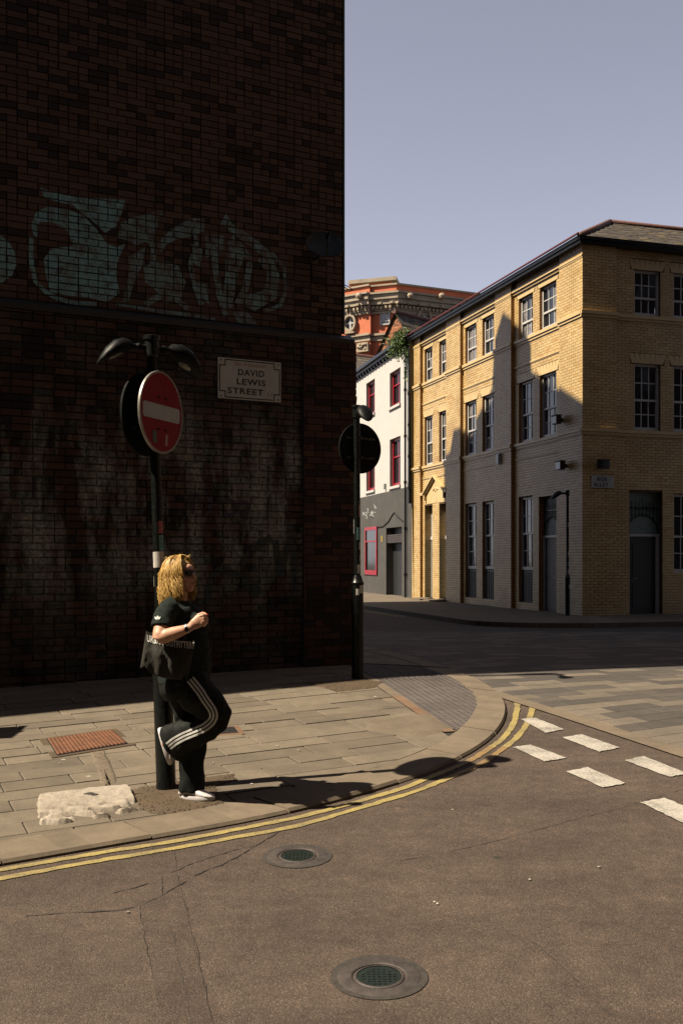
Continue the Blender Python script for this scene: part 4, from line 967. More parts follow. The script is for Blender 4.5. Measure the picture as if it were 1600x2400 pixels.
# windows
for bi, b in enumerate(bays):
    for k, (a, c) in enumerate(b['w']):
        win_part(YL, a, c, *TOPZ, BAY - .10, 3, 2, 1, .40, M['white_frame'], M['glass'], yb_, pale_share=.55); win_part(YL, a, c, *MIDZ, BAY - .10, 3, 2, 2, .46, M['white_frame'], M['glass'], yb_, pale_share=.4)
        if bi < 2 and not (bi == 0 and k == 0):
            win_part(YL, a, c, *GRZ, BAY - .10, 3, 2, 2, .50, M['white_frame'], M['glass'], yb_)
            mb = MB(); mb.fbox(YL, a, c, .36, 1.28, BAY - .13, BAY - .10); mb.build('area_panel', M['dark_iron'], yb_)
            for q in range(6): mb = MB(); u = a + (c - a) * (q + .5) / 6; mb.tube([YL.p(u, .38, BAY - .06), YL.p(u, 1.22, BAY - .06)], .012, 6); mb.build('railing', M['black_paint'], yb_)
for o in opR[:4] + opR[5:]: win_part(YR, o[0], o[1], o[2], o[3], BAY - .10, 3, 2, 1 if o[2] > 8 else 2, .40 if o[2] > 8 else .46, M['white_frame'], M['glass'], yb_, th=.07)
# street doors with arched grilles over them
M['door_dark'] = plain('dark_painted_door', (.02, .022, .024), .5, .2, 6, .1, 40); M['door_grey'] = plain('blue_grey_door', (.25, .30, .33), .45, .12, 6, .1, 40); M['teal_wood'] = plain('grey_green_painted_wood', (.22, .30, .30), .6, .2, 5, .1, 40)
def grille_door(fr, a, c, zt, out):
    mb = MB(); zb = 2.27; mb.fbox(fr, a, c, zb, zt, out - .06, out - .03); d = mb.build('transom_panel', M['teal_wood'], yb_)
    mb = MB(); mb.fbox(fr, a, c, zb - .05, zb + .01, out - .05, out + .02); mb.build('transom', M['white_frame'], yb_)
    mb = MB(); mb.fbox(fr, a + .1, c - .1, .12, zb - .05, out - .06, out - .02)
    for zz in ((.3, 1.0), (1.15, 2.05)): mb.fbox(fr, a + .2, c - .2, *zz, out - .02, out - .008)
    dr = mb.build('door', M['door_dark'], yb_)
    mb = MB(); mb.tube([fr.p(a + .2, 1.1, out), fr.p(a + .2, 1.1, out + .05), fr.p(a + .3, 1.1, out + .05)], .012, 6); mb.build('handle', M['alu'], dr)
    for q in (a, c - .1): mb = MB(); mb.fbox(fr, q, q + .1, .12, zb - .05, out - .05, out + .01); mb.build('door_jamb', M['white_frame'], yb_)
    rx = (c - a) / 2; cx = (a + c) / 2; n = 14
    mb = MB(); mb.tube([fr.p(cx + rx * .95 * math.cos(math.pi * k / n), zb + .02 + .52 * math.sin(math.pi * k / n), out) for k in range(n + 1)], .014, 6); mb.build('grille_arch', M['black_paint'], d)
    mb = MB(); mb.fbox(fr, a - .02, c + .02, zb + .70, zb + .725, out - .012, out + .012); mb.build('grille_rail', M['black_paint'], d)
    for k in range(9):
        f = (k + .5) / 9 * 2 - 1; z_ = zb + .02 + .52 * math.sqrt(max(0, 1 - (f / .95) ** 2)) if abs(f) < .95 else zb
        mb = MB(); mb.tube([fr.p(cx + rx * f, max(zb, z_ - .06), out), fr.p(cx + rx * f, zb + .85 + (.06 if k % 4 == 0 else 0), out), fr.p(cx + rx * f, zb + .92 + (.06 if k % 4 == 0 else 0), out)], [.010, .010, .001], 6); mb.build('grille_bar', M['black_paint'], d)
o = bays[0]['op'][2]; grille_door(YL, o[0], o[1], o[3], BAY - .14); o = opR[4]; grille_door(YR, o[0], o[1], o[3], BAY - .16)
# porch bay: two panelled doors, steps, pediment
for k, (a, c) in enumerate(bays[2]['w']):
    o = BAY - .28; a2 = a - (.05 if k == 0 else 0)
    mb = MB(); mb.fbox(YL, a2, c, .22, 3.56, o - .06, o - .03); mb.build('porch_back', M['faience'], yb_)
    mb = MB(); mb.fbox(YL, a2 + .06, c - .06, .26, 2.32, o - .03, o + .01)
    dr = mb.build('door', M['door_grey'], yb_)
    for zz in ((.45, 1.0), (1.18, 2.15)): mb = MB(); mb.fbox(YL, a2 + .15, c - .15, *zz, o + .01, o + .025); mb.build('door_panel', M['door_grey'], dr)
    mb = MB(); mb.fbox(YL, a2, c, 2.32, 2.44, o - .03, o + .06); mb.fbox(YL, a2, a2 + .06, .22, 3.5, o - .03, o + .03); mb.fbox(YL, c - .06, c, .22, 3.5, o - .03, o + .03); mb.build('door_frame', M['white_frame'], yb_)
    win_part(YL, a2 + .06, c - .06, 2.44, 3.5, o, 1, 1, 1, .5, M['white_frame'], M['glass2'], yb_)
    mb = MB(); mb.fbox(YL, a2 - .2, c + .15, Z0, .20, BAY - .5, .45); mb.fbox(YL, a2 - .1, c + .05, Z0, .22, BAY - .5, .12); mb.build('step', M['conc'], yb_)
mb = MB(); pc = 10.38
for s_, e in ((-1, 9.15), (1, 11.6)):
    p0 = (pc, 4.62); p1 = (pc + s_ * 1.0, 4.02); dx, dz = p1[0] - p0[0], p1[1] - p0[1]
    for w0, w1, o0 in ((0, .06, .14), (.06, .12, .09)):
        P_ = [(p0[0], p0[1] - w0), (p1[0], p1[1] - w0), (p1[0], p1[1] - w1), (p0[0], p0[1] - w1)]
        mb.add([YL.p(u, z, BAY + o0) for u, z in P_] + [YL.p(u, z, BAY) for u, z in P_], [(0, 1, 2, 3), (0, 4, 5, 1), (1, 5, 6, 2), (2, 6, 7, 3), (3, 7, 4, 0)])
    x = sorted((pc + s_ * .95, e)); mb.fbox(YL, x[0], x[1], 3.94, 4.04, BAY, BAY + .13)
    mb.fbox(YL, pc + s_ * .92 - .04, pc + s_ * .92 + .04, 3.74, 3.94, BAY, BAY + .10)
mb.build('pediment', M['faience'], yb_)
mb = MB(); P_ = [(pc, 4.5), (pc + .82, 4.02), (pc + .82, 3.62), (pc - .82, 3.62), (pc - .82, 4.02)]; mb.face([YL.p(u, z, BAY + .012) for u, z in P_])
for u, z in ((pc - .2, 4.1), (pc, 4.06), (pc + .2, 4.1), (pc - .1, 4.13), (pc + .1, 4.13)): mb.rings([[YL.p(u + r * math.cos(a * .785), z + r * .6 * math.sin(a * .785), BAY + h) for a in range(8)] for r, h in ((.07, .012), (.05, .04), (.015, .05))], False, True)
mb.build('tympanum', M['faience'], yb_)
# eaves, gutter, hipped slate roof
mb = MB(); mb.fbox(YL, -.16, 12.5, ZE - .02, ZE + .06, -.2, .16); mb.build('soffit', M['black_paint'], yb_)
mb = MB(); mb.fbox(YL, -.2, 12.5, ZE + .06, ZE + .16, .06, .20); mb.build('gutter', M['black_paint'], yb_)
mb = MB(); mb.fbox(YR, -.16, RE, ZE - .024, ZE + .055, -.2, .15); mb.build('soffit', M['black_paint'], yb_)
mb = MB(); mb.fbox(YR, -.2, RE, ZE + .065, ZE + .155, .06, .19); mb.build('gutter', M['black_paint'], yb_)
M['slate'] = brickmat('mossy_roof_slate', (.085, .07, .058), (.15, .125, .10), (.20, .16, .08), .12, rough=.85, scale=.6)
M['ridge'] = plain('ridge_tile', (.16, .06, .045), .8, .35, 9, .3, 50); M['maroon'] = plain('maroon_verge', (.16, .02, .025), .6, .2, 9, .1, 50)
ze, zr = ZE + .13, ZE + 1.36; ins = 2.05
def rp(a, b, z): return V((CY.x, CY.y, 0)) + V((*du2, 0)) * a + V((*dr2, 0)) * b + V((0, 0, z))
mb = MB(); A_ = [rp(-.17, -.17, ze), rp(12.5, -.17, ze), rp(12.5, RE, ze), rp(-.17, RE, ze)]; B_ = [rp(ins, ins, zr), rp(12.5, ins, zr), rp(12.5, RE, zr), rp(ins, RE, zr)]
for i in (0, 3): mb.face([A_[i], A_[(i + 1) % 4], B_[(i + 1) % 4], B_[i]])
mb.face(B_); mb.face([A_[1], A_[2], B_[2], B_[1]]); roof = mb.build('roof', M['slate'], yb_)
# slates on the slope above the alley, one by one
Sn = (B_[0] - A_[0]); rows = 13; nsl = 0; rest = MB()
for r in range(rows):
    f0, f1 = r / rows, (r + 1.25) / rows
    z0_, z1_ = ze + (zr - ze) * f0, ze + (zr - ze) * min(1, f1); a0, a1 = -.17 + (ins + .17) * f0, -.17 + (ins + .17) * min(1, f1)
    b = -.17 + (ins + .17) * f1 + (.13 if r % 2 else 0)
    while b < RE:
        w = .245; q = [rp(a0, b, z0_ + .022), rp(a0, b + w, z0_ + .022), rp(a1, b + w, z1_ + .008), rp(a1, b, z1_ + .008)]; dz = V((0, 0, random.uniform(-.003, .006)))
        px, _ = proj(q[0]); tgt = MB() if (nsl < 300 and px < 1620) else rest
        tgt.add([p + dz for p in q] + [p + dz - V((0, 0, .012)) for p in q], [(0, 1, 2, 3), (0, 4, 5, 1), (1, 5, 6, 2), (3, 7, 4, 0)])
        if tgt is not rest: tgt.build('slate', M['slate'], roof); nsl += 1
        b += .25
rest.build('slates', M['slate'], roof, kind='stuff')
mb = MB(); mb.tube([A_[0] + V((0, 0, .03)), B_[0] + V((0, 0, .05))], .075, 8); mb.tube([B_[0] + V((0, 0, .05)), B_[3] + V((0, 0, .05))], .07, 8); mb.build('ridge_tiles', M['ridge'], roof, smooth=True)
mb = MB(); mb.tube([rp(-.2, -.24, ze + .06), rp(12.5, -.24, ze + .06)], .03, 6); mb.build('verge', M['maroon'], roof)
# things fixed on it
def boxthing(name, label, cat, fr, px, py, w, h, d, out, mat, extra=None):
    u, z = fr.uv(px, py, out); t = thing(name, label, cat, tuple(fr.p(u, z - h / 2, out))); mb = MB()
    mb.fbox(fr, u - w / 2, u + w / 2, z - h / 2, z + h / 2, out, out + d * .7); mb.fbox(fr, u - w / 2 + .02, u + w / 2 - .02, z - h / 2 + .02, z + h / 2 - .02, out + d * .7, out + d); mb.build('case', mat, t)
    return t, u, z
boxthing('alarm_box', 'pale alarm box on the shaded yellow brick pier', 'alarm box', YL, 1171, 1076, .2, .33, .10, .0, M['enamel'])
nameplate(YR, 1384, 1114, 1437, 1144, .01, 'pale nameplate reading Roe Alley on the shaded yellow corner', [('ROE', 'sign_black', -.02, .2, .44, .32, .03, 0), ('ALLEY', 'sign_black', -.08, -.24, .66, .32, .03, 0)], border=False)
for nm, lb_, px, py, fr, out in (('floodlight', 'small dark floodlight on the first-floor corner of the yellow building', 1318, 985, YL, 0), ('floodlight', 'dark floodlight left of the Roe Alley nameplate, under the string course', 1327, 1092, YL, 0), ('floodlight', 'dark floodlight above the Roe Alley nameplate', 1404, 1090, YR, 0)):
    u, z = fr.uv(px, py, out); t = thing(nm, lb_, 'floodlight', tuple(fr.p(u, z, out)), 'floodlights on the yellow building')
    mb = MB(); mb.fbox(fr, u - .14, u + .14, z - .11, z + .11, out + .12, out + .26); mb.fbox(fr, u - .16, u + .16, z + .11, z + .13, out + .10, out + .30); mb.build('head', M['dark_iron'], t)
    mb = MB(); mb.fbox(fr, u - .12, u + .12, z - .09, z + .09, out + .262, out + .268); mb.build('lens', M['glass'], t)
    mb = MB(); mb.fbox(fr, u - .03, u + .03, z - .05, z + .05, out, out + .13); mb.build('bracket', M['dark_iron'], t)
# ------------------------------------------------------------------ pavement at the foot of the far buildings
fp = [gp(*p, .1) for p in [(840, 1421), (924, 1428), (1018, 1441), (1156, 1459)]]
k0 = fp[3]; off = (V((CY.x, CY.y)) - k0).dot(dr2)
EP = YL.p(12.47, 0).to_2d()
kl = [V((CY.x, CY.y)) + dr2 * -off + du2 * a for a in (22, 10, 3, 0, -1.2)] + [V((CY.x, CY.y)) + dr2 * (-off + .8) - du2 * 2.0, V((CY.x, CY.y)) + dr2 * (-off + 2.0) - du2 * 2.5, V((CY.x, CY.y)) + dr2 * 12 - du2 * 2.5]
kl = smooth_line(resample(kl, .3), 4)
mb = MB(); n = len(kl); inn = [V((CY.x, CY.y)) + dr2 * .4 + du2 * 24, V((CY.x, CY.y)) + dr2 * .4 + du2 * .4, V((CY.x, CY.y)) + dr2 * 12 + du2 * .4]
inr = []
for i, p in enumerate(kl):
    r = p - V((CY.x, CY.y)); a, b = r.dot(du2), r.dot(dr2); q = V((CY.x, CY.y)) + dr2 * max(b, .4) + du2 * max(a, .4); inr.append(q)
for i in range(n - 1):
    P_ = [(kl[i], .115), (kl[i + 1], .115), (inr[i + 1], .13), (inr[i], .13)]
    if (inr[i] - inr[i + 1]).length < 1e-3: P_ = P_[:3]
    mb.face([(p.x, p.y, g(p.x, p.y) + ROAD + h) for p, h in P_])
far_pav = struct('far_pavement', mb, M['slab'])
for i in range(0, n - 3, 3):
    mb = MB(); Q = kl[i:i + 4]
    for j in range(3):
        a, b = Q[j], Q[j + 1]; t_ = (b - a).normalized(); nn = V((-t_.y, t_.x)); nn = -nn if nn.dot(V((CY.x, CY.y)) - a) > 0 else nn
        w = nn * .14
        lv = lambda p, h: (p.x, p.y, g(p.x, p.y) + ROAD + h)
        mb.face([lv(a, .117), lv(b, .117), lv(b + w, .117), lv(a + w, .117)]); mb.face([lv(a + w, .117), lv(b + w, .117), lv(b + w * 1.05, -.01), lv(a + w * 1.05, -.01)])
    mb.build('kerb_stone', M['kerb'], far_pav)
L = [V((CY.x, CY.y)) + dr2 * (-off - .35) + du2 * a for a in range(3, 23)]; strip(L, .08, ROAD + .006, M['yellow_line'], 'yellow_line', road); strip([p - dr2 * .2 for p in L], .08, ROAD + .006, M['yellow_line'], 'yellow_line', road)
# ------------------------------------------------------------------ white and grey painted house with crimson windows
WB = Fr(EP, (-.2335, .9727), (-.9727, -.2335)); zg = WB.uv(948, 1143)[1]; zew = WB.uv(945, 812)[1]
wb = thing('painted_house', 'white painted house over a dark grey ground floor with crimson window frames', 'house', (EP.x, EP.y, .05)); W_ = lambda a, b, out=0: (WB.uv(a, 1310, out)[0], WB.uv(b, 1310, out)[0])
def wz(px, py): return WB.uv(px, py)[1]
wins = [(*W_(938, 913), wz(925, 951), wz(925, 868)), (*W_(878, 858), wz(868, 972), wz(868, 893)), (*W_(938, 913), wz(925, 1139), wz(925, 1026)), (*W_(878, 858), wz(868, 1150), wz(868, 1056))]
U1 = 12.0; mb = MB(); panel(mb, WB, 0, U1, zg, zew, 0, [(*w, .2) for w in wins]); mb.build('upper_wall', M['white_paint'], wb)
gw = (*W_(884, 856), wz(870, 1347), wz(870, 1235)); gd = (*W_(942, 905), .12, wz(922, 1236))
mb = MB(); panel(mb, WB, 0, U1, -.1, zg, .01, [(gw[0] - .12, gw[1] + .1, gw[2] - .06, gw[3], .1), (*gd, .35)]); mb.face([WB.p(0, zg, .01), WB.p(U1, zg, .01), WB.p(U1, zg, -.05), WB.p(0, zg, -.05)]); mb.build('ground_floor_wall', M['grey_paint'], wb)
for w in wins:
    win_part(WB, *w, -.15, 2, 1, 1, .62, M['red_frame'], M['glass'], wb, th=.10, bar=.06)
    mb = MB(); mb.fbox(WB, w[0] - .06, w[1] + .06, w[2] - .10, w[2], -.12, .07); mb.build('sill', M['white_paint'], wb)
win_part(WB, gw[0], gw[1], gw[2], gw[3], .02, 1, 1, 1, .70, M['red_frame'], M['glass'], wb, th=.14); mb = MB(); mb.fbox(WB, gw[0] - .12, gw[1] + .1, gw[2] - .06, gw[3], -.1, -.05); mb.build('window_surround', M['door_dark'], wb)
mb = MB(); mb.fbox(WB, gd[0], gd[1], .12, gd[3], -.36, -.30); mb.build('door', M['door_dark'], wb)
mb = MB(); mb.fbox(WB, gd[0], gd[1], gd[3] - .62, gd[3] - .28, -.20, -.04)
for k in range(5): mb.fbox(WB, gd[0], gd[1], gd[3] - .60 + k * .066, gd[3] - .55 + k * .066, -.04, -.025)
mb.build('shutter_box', M['iron'], wb)
mb = MB(); mb.fbox(WB, -.3, U1, zew, zew + .12, -.1, .16); mb.fbox(WB, -.3, U1, zew + .12, zew + .24, .02, .26)
for k in range(26): mb.fbox(WB, k * .45, k * .45 + .12, zew - .10, zew, .0, .12)
mb.build('gutter', M['black_paint'], wb)
mb = MB(); P_ = [WB.p(-.2, zew + .2, .18), WB.p(U1, zew + .2, .18), WB.p(U1, zew + .3, -2.2), WB.p(-.2, zew + .3, -2.2)]; mb.face(P_); mb.face([P_[2], P_[3], WB.p(-.2, 0, -2.2), WB.p(U1, 0, -2.2)]); mb.face([P_[0], P_[3], WB.p(-.2, 0, -2.2), WB.p(-.2, 0, .0)]); mb.build('roof', M['slate'], wb)
boxthing('alarm_box', 'small white alarm box on the line between white and grey paint', 'alarm box', WB, 903, 1140, .16, .22, .09, .012, M['enamel'])
boxthing('notice', 'small yellow notice on the grey ground floor beside the door', 'notice', WB, 895, 1263, .16, .26, .02, .012, M['st_yel'])
for nm, lb_, pxa, p0, p1, r in (('drainpipe', 'thick dark downpipe between the white house and the yellow building', 962, 812, 1180, .07), ('drainpipe', 'thin dark downpipe on the edge of the white house', 951, 860, 1405, .04)):
    u, _ = WB.uv(pxa, 1300, .06); z1 = WB.uv(pxa, p0, .06)[1]; z0 = max(.15, WB.uv(pxa, p1, .06)[1]); t = thing(nm, lb_, 'drainpipe', tuple(WB.p(u, z0, .06)), 'downpipes at the party wall')
    mb = MB(); mb.tube([WB.p(u, z0, .09), WB.p(u, z1, .09)], r, 10); mb.build('pipe', M['black_paint'], t, smooth=True, angle=40)
    for k in range(5):
        mb = MB(); zz = z0 + (z1 - z0) * (k + .5) / 5; mb.tube([WB.p(u, zz - .05, .09), WB.p(u, zz + .05, .09)], r + .02, 10); mb.build('collar', M['black_paint'], t)
t = thing('cable', 'loose black cable drooping across the grey ground floor', 'cable', tuple(WB.p(*WB.uv(900, 1210), 0)))
mb = MB(); mb.tube([WB.p(*WB.uv(x, y, .03), .03) for x, y in ((884, 1236), (897, 1234), (910, 1222), (918, 1208), (923, 1201), (930, 1210), (944, 1222))], .018, 5); mb.build('strand', M['black_paint'], t)
t = thing('graffiti_scribble', 'small white spray scribble on the grey wall above the red window', 'graffiti', tuple(WB.p(*WB.uv(862, 1198), 0)))
mb = MB()
for k in range(16):
    x, y = random.uniform(850, 880), random.uniform(1188, 1214); mb.tube([WB.p(*WB.uv(x + i * random.uniform(1, 3.5), y + random.uniform(-5, 5), .013), .013) for i in range(4)], .012, 4)
mb.build('paint_strokes', M['enamel'], t)
# ------------------------------------------------------------------ brick gable house and slate roof behind
M['brick_far'] = brickmat('old_red_brick', (.50, .19, .09), (.62, .28, .14), (.24, .12, .08), .3, rough=.8); M['mortar_far'] = plain('old_mortar', (.20, .11, .07), .9, .3, 6, .2, 50); M['brick_pale'] = brickmat('orange_infill_brick', (.52, .23, .10), (.58, .28, .13), rough=.8)
YG = 45.0
def at_px(px, py, Y): return V(((px - 800) / F * Y, Y, HC + (YH - py) / F * Y))
gn = V((-.70, -.714, 0)); GF = Fr(at_px(928, 800, YG).to_2d(), (.714, -.70), gn); gh = thing('gable_house', 'old red brick gable with slate roof behind the white house', 'house', tuple(GF.p(0, .05)))
ap = GF.uv(928, 737); lf = (GF.uv(880, 845)); rt = GF.uv(974, 783)
zl_ = lf[1]; hw = max(abs(lf[0]), abs(rt[0])); sl_ = (ap[1] - lf[1]) / (ap[0] - lf[0])
ghw = Wall(gh); mb = MB(); hw = 3.2; P_ = [(-hw, 0), (hw, 0), (hw, ap[1] - sl_ * hw), (0, ap[1]), (-hw, ap[1] - sl_ * hw)]; mb.face([GF.p(u, z, -.01) for u, z in P_]); mb.build('wall', M['mortar_far'], gh)
pn = (GF.uv(921, 800)[0], GF.uv(936, 800)[0], GF.uv(928, 815)[1], GF.uv(928, 770)[1]); z = ap[1] - sl_ * hw
while z < ap[1] - .05:
    w = (ap[1] - z - .075) / sl_
    if w > .1: ghw.field(GF, -w, w, z, z + .075, 0, M['brick_far'], .075, .225, .012, .012, openings=[pn] if pn[2] < z < pn[3] else (), jit=.004)
    z += .075
ghw.field(GF, pn[0] + .02, pn[1] - .02, pn[2], pn[3], -.03, M['brick_pale'], .075, .225, .01, .012)
ghw.finish(120)
mb = MB()
for k in range(4): a = pn[0] + (pn[1] - pn[0]) * k / 4; mb.fbox(GF, a + .02, a + .09, pn[3] - .14, pn[3] + .02, -.03, .03)
mb.build('dentils', M['brick_far'], gh)
bk_ = -gn * 9; mb = MB()
for s_ in (1,):
    e0, e1 = GF.p(0, ap[1] + .06, .12), GF.p(s_ * hw, ap[1] - sl_ * hw + .06, .12); mb.face([e0, e1, e1 + bk_, e0 + bk_])
    mb.face([GF.p(0, ap[1] + .06, .12), GF.p(-hw, ap[1] - sl_ * hw + .06, .12), GF.p(-hw, ap[1] - sl_ * hw + .06, .12) + bk_, e0 + bk_])
rf = mb.build('roof', M['slate'], gh)
e0, e1 = GF.p(0, ap[1] + .06, .12), GF.p(hw, ap[1] - sl_ * hw + .06, .12); nr = 16; rest = MB(); cnt = 0
for r in range(nr):
    for c_ in range(26):
        f0, f1 = r / nr, (r + 1.2) / nr; k0_, k1_ = (c_ + (.5 if r % 2 else 0)) * .34 / 9, (c_ + (.5 if r % 2 else 0)) * .34 / 9 + .325 / 9
        if k1_ > 1: continue
        nz = V((0, 0, .02 + random.uniform(0, .02))); q = [e0.lerp(e1, 1 - f0) + bk_ * k0_ + nz, e0.lerp(e1, 1 - f0) + bk_ * k1_ + nz, e0.lerp(e1, max(0, 1 - f1)) + bk_ * k1_ + nz * .4, e0.lerp(e1, max(0, 1 - f1)) + bk_ * k0_ + nz * .4]
        rest.add(q + [p - V((0, 0, .015)) for p in q], [(0, 1, 2, 3), (0, 4, 5, 1), (1, 5, 6, 2), (3, 7, 4, 0)])
rest.build('slates', M['slate'], rf, kind='stuff')
mb = MB(); mb.tube([e0 + V((0, 0, .05)), e0 + bk_ + V((0, 0, .05))], .09, 8); mb.build('ridge_tiles', M['ridge'], rf)
lr = thing('slate_roof', 'low grey slate roof left of the brick gable, above the white house', 'roof', tuple(at_px(850, 870, 50)))
mb = MB(); a, b, c_, d = at_px(810, 832, 54), at_px(895, 843, 54), at_px(890, 905, 48), at_px(805, 905, 48); mb.face([a, b, c_, d]); mb.face([a, b, V((b.x, b.y, 0)), V((a.x, a.y, 0))]); mb.face([d, c_, V((c_.x, c_.y, 0)), V((d.x, d.y, 0))]); mb.build('roof_slope', M['slate'], lr)
rest = MB()
for r in range(12):
    for k in range(14):
        f0, f1 = r / 12, (r + 1.15) / 12; g0, g1 = (k + .5 * (r % 2)) / 14, (k + .93 + .5 * (r % 2)) / 14
        q = [d.lerp(c_, g0).lerp(a.lerp(b, g0), f0), d.lerp(c_, g1).lerp(a.lerp(b, g1), f0), d.lerp(c_, g1).lerp(a.lerp(b, g1), f1), d.lerp(c_, g0).lerp(a.lerp(b, g0), f1)]; q = [q[0] + V((0, -.02, .03)), q[1] + V((0, -.02, .03)), q[2] + V((0, -.005, .008)), q[3] + V((0, -.005, .008))]
        rest.add(q + [p - V((0, 0, .02)) for p in q], [(0, 1, 2, 3), (0, 4, 5, 1), (1, 5, 6, 2), (3, 7, 4, 0)])
rest.build('slates', M['slate'], lr, kind='stuff')
mb = MB(); mb.tube([a + V((0, 0, .05)), b + V((0, 0, .05))], .1, 6); mb.build('ridge_tiles', M['ridge'], lr)
# ------------------------------------------------------------------ red terracotta building with stone cornice, far behind
M['terra'] = plain('red_terracotta_brick', (.80, .20, .075), .75, .15, 1.2, .3, 12); M['stone'] = plain('cream_stone_dressings', (.50, .41, .29), .75, .2, 1.5, .3, 14)
YT = 62.0
rb2 = thing('terracotta_building', 'red terracotta building with heavy cream cornice and round windows, far behind', 'building', tuple(at_px(900, 1310, YT) * 1.0))
def tp(px, Y): return V(((px - 800) / F * Y, Y))
plan = [tp(775, 63.6), tp(868, 62.0), tp(868, 62.35), tp(927, 61.75), tp(1140, 64.4), tp(1180, 70)]
def zz(py, Y=62.0): return HC + (YH - py) / F * Y
mid_ = V((6, 70))
def layer(z0, z1, grow, mat, name, parent=rb2, closed=True):
    P_ = []
    for i, p in enumerate(plan):
        a = plan[max(0, i - 1)]; b = plan[min(len(plan) - 1, i + 1)]; t_ = (b - a).normalized(); n_ = V((t_.y, -t_.x)); P_.append(p + n_ * grow)
    P_ = P_ + [V((14, 80)), V((-3, 80))]
    mb = MB(); n = len(P_); mb.rings([[V((p.x, p.y, z0)) for p in P_], [V((p.x, p.y, z1)) for p in P_]]); return mb.build(name, mat, parent)
tw_ = layer(0, zz(676), 0, M['terra'], 'wall')
for (pa, pb, gr, mt, nm) in ((729, 735, .10, 'stone', 'architrave'), (718, 728.5, .15, 'stone', 'dentil_course'), (704, 715, .30, 'stone', 'cornice'), (692, 703.5, .40, 'stone', 'cornice'), (687, 691.5, .50, 'stone', 'cornice'), (671, 686.7, .12, 'terra', 'parapet'), (667, 671, .22, 'stone', 'parapet_coping'), (781, 786, .2, 'stone', 'string_course'), (787, 798, .08, 'stone', 'frieze')): layer(zz(pb), zz(pa), gr, M[mt], nm)
mb = MB(); dn = 0
for i in range(len(plan) - 2):
    a, b = plan[i], plan[i + 1]; t_ = (b - a); Ln = t_.length
    if Ln < 1: continue
    t_.normalize(); n_ = V((t_.y, -t_.x)); k = 0.0
    while k < Ln: p = a + t_ * k + n_ * .22; mb.cbox((p.x, p.y, (zz(725) + zz(719)) / 2), .13, .2, zz(719) - zz(725), rz=math.atan2(t_.y, t_.x)); k += .27
    k = 0.0
    while k < Ln: p = a + t_ * k + n_ * .3; mb.cbox((p.x, p.y, zz(714)), .2, .4, .13, rz=math.atan2(t_.y, t_.x)); k += .75
mb.build('dentils', M['stone'], rb2, kind='stuff')
mb = MB(); a = at_px(826, 668, 63); b = at_px(890, 655, 63); mb.box((at_px(818, 690, 63.5).x, 63.5, zz(690)), (2.6, -.9, 0), (1, 5, 0), (0, 0, zz(650) - zz(690))); mb.build('attic', M['terra'], rb2)
mb = MB(); mb.box((at_px(816, 690, 63.3).x, 63.2, zz(653)), (2.9, -1.0, 0), (1, 5.4, 0), (0, 0, .22)); mb.build('attic_coping', M['stone'], rb2)
def facet(i): a, b = plan[i], plan[i + 1]; t_ = (b - a).normalized(); return Fr(a, t_, (t_.y, -t_.x))
def oculus(fr, px, py, r):
    u, z = fr.uv(px, py); mb = MB(); rg = lambda q, o: [fr.p(u + q * .82 * math.cos(a * .2618), z + q * math.sin(a * .2618), o) for a in range(24)]
    mb.rings([rg(r, 0), rg(r, .22), rg(r * .72, .22), rg(r * .66, .0)], False, False); w = mb.build('round_window', M['stone'], rb2, smooth=True, angle=30)
    mb = MB(); mb.face(rg(r * .7, .02)); mb.build('pane', M['glass'], w)
    mb = MB(); mb.fbox(fr, u - .05, u + .05, z - r * .66, z + r * .66, .03, .07); mb.fbox(fr, u - r * .5, u + r * .5, z - .04, z + .04, .03, .07); mb.build('glazing_bar', M['white_frame'], w)
    mb = MB(); mb.fbox(fr, u - r * .7, u + r * .7, z - r * 1.2, z - r * 1.02, 0, .3); mb.build('sill', M['stone'], w)
oculus(facet(0), 822, 758, .56); oculus(facet(3), 992, 745, .6)
fr = facet(2); a, b = fr.uv(891, 747)[0], fr.uv(914, 747)[0]; win_part(fr, a, b, zz(762), zz(731), .05, 1, 1, 1, .3, M['white_frame'], M['glass2'], rb2, th=.06)
fr = facet(0); u = fr.uv(852, 808)[0]; mb = MB(); mb.fbox(fr, u - .4, u + .4, zz(820), zz(802), 0, .18); mb.fbox(fr, u - .45, u + .45, zz(824), zz(820), 0, .24)
for k in range(10): x, z_ = u + random.uniform(-.3, .3), random.uniform(zz(818), zz(804)); mb.rings([[fr.p(x + r * math.cos(q * 1.05), z_ + r * math.sin(q * 1.05), o) for q in range(6)] for r, o in ((.11, .18), (.07, .25), (.02, .28))], False, True)
mb.build('carved_panel', M['stone'], rb2)
for px, i in ((842, 0), (960, 3), (1034, 3)):
    fr = facet(i); u, z_ = fr.uv(px, 694, .5); mb = MB(); mb.rings([[fr.p(u + r * math.cos(q * .785), z_ + r * math.sin(q * .785), o) for q in range(8)] for r, o in ((.2, .5), (.17, .68), (.05, .74))], False, True); mb.build('lion_mask', M['stone'], rb2)
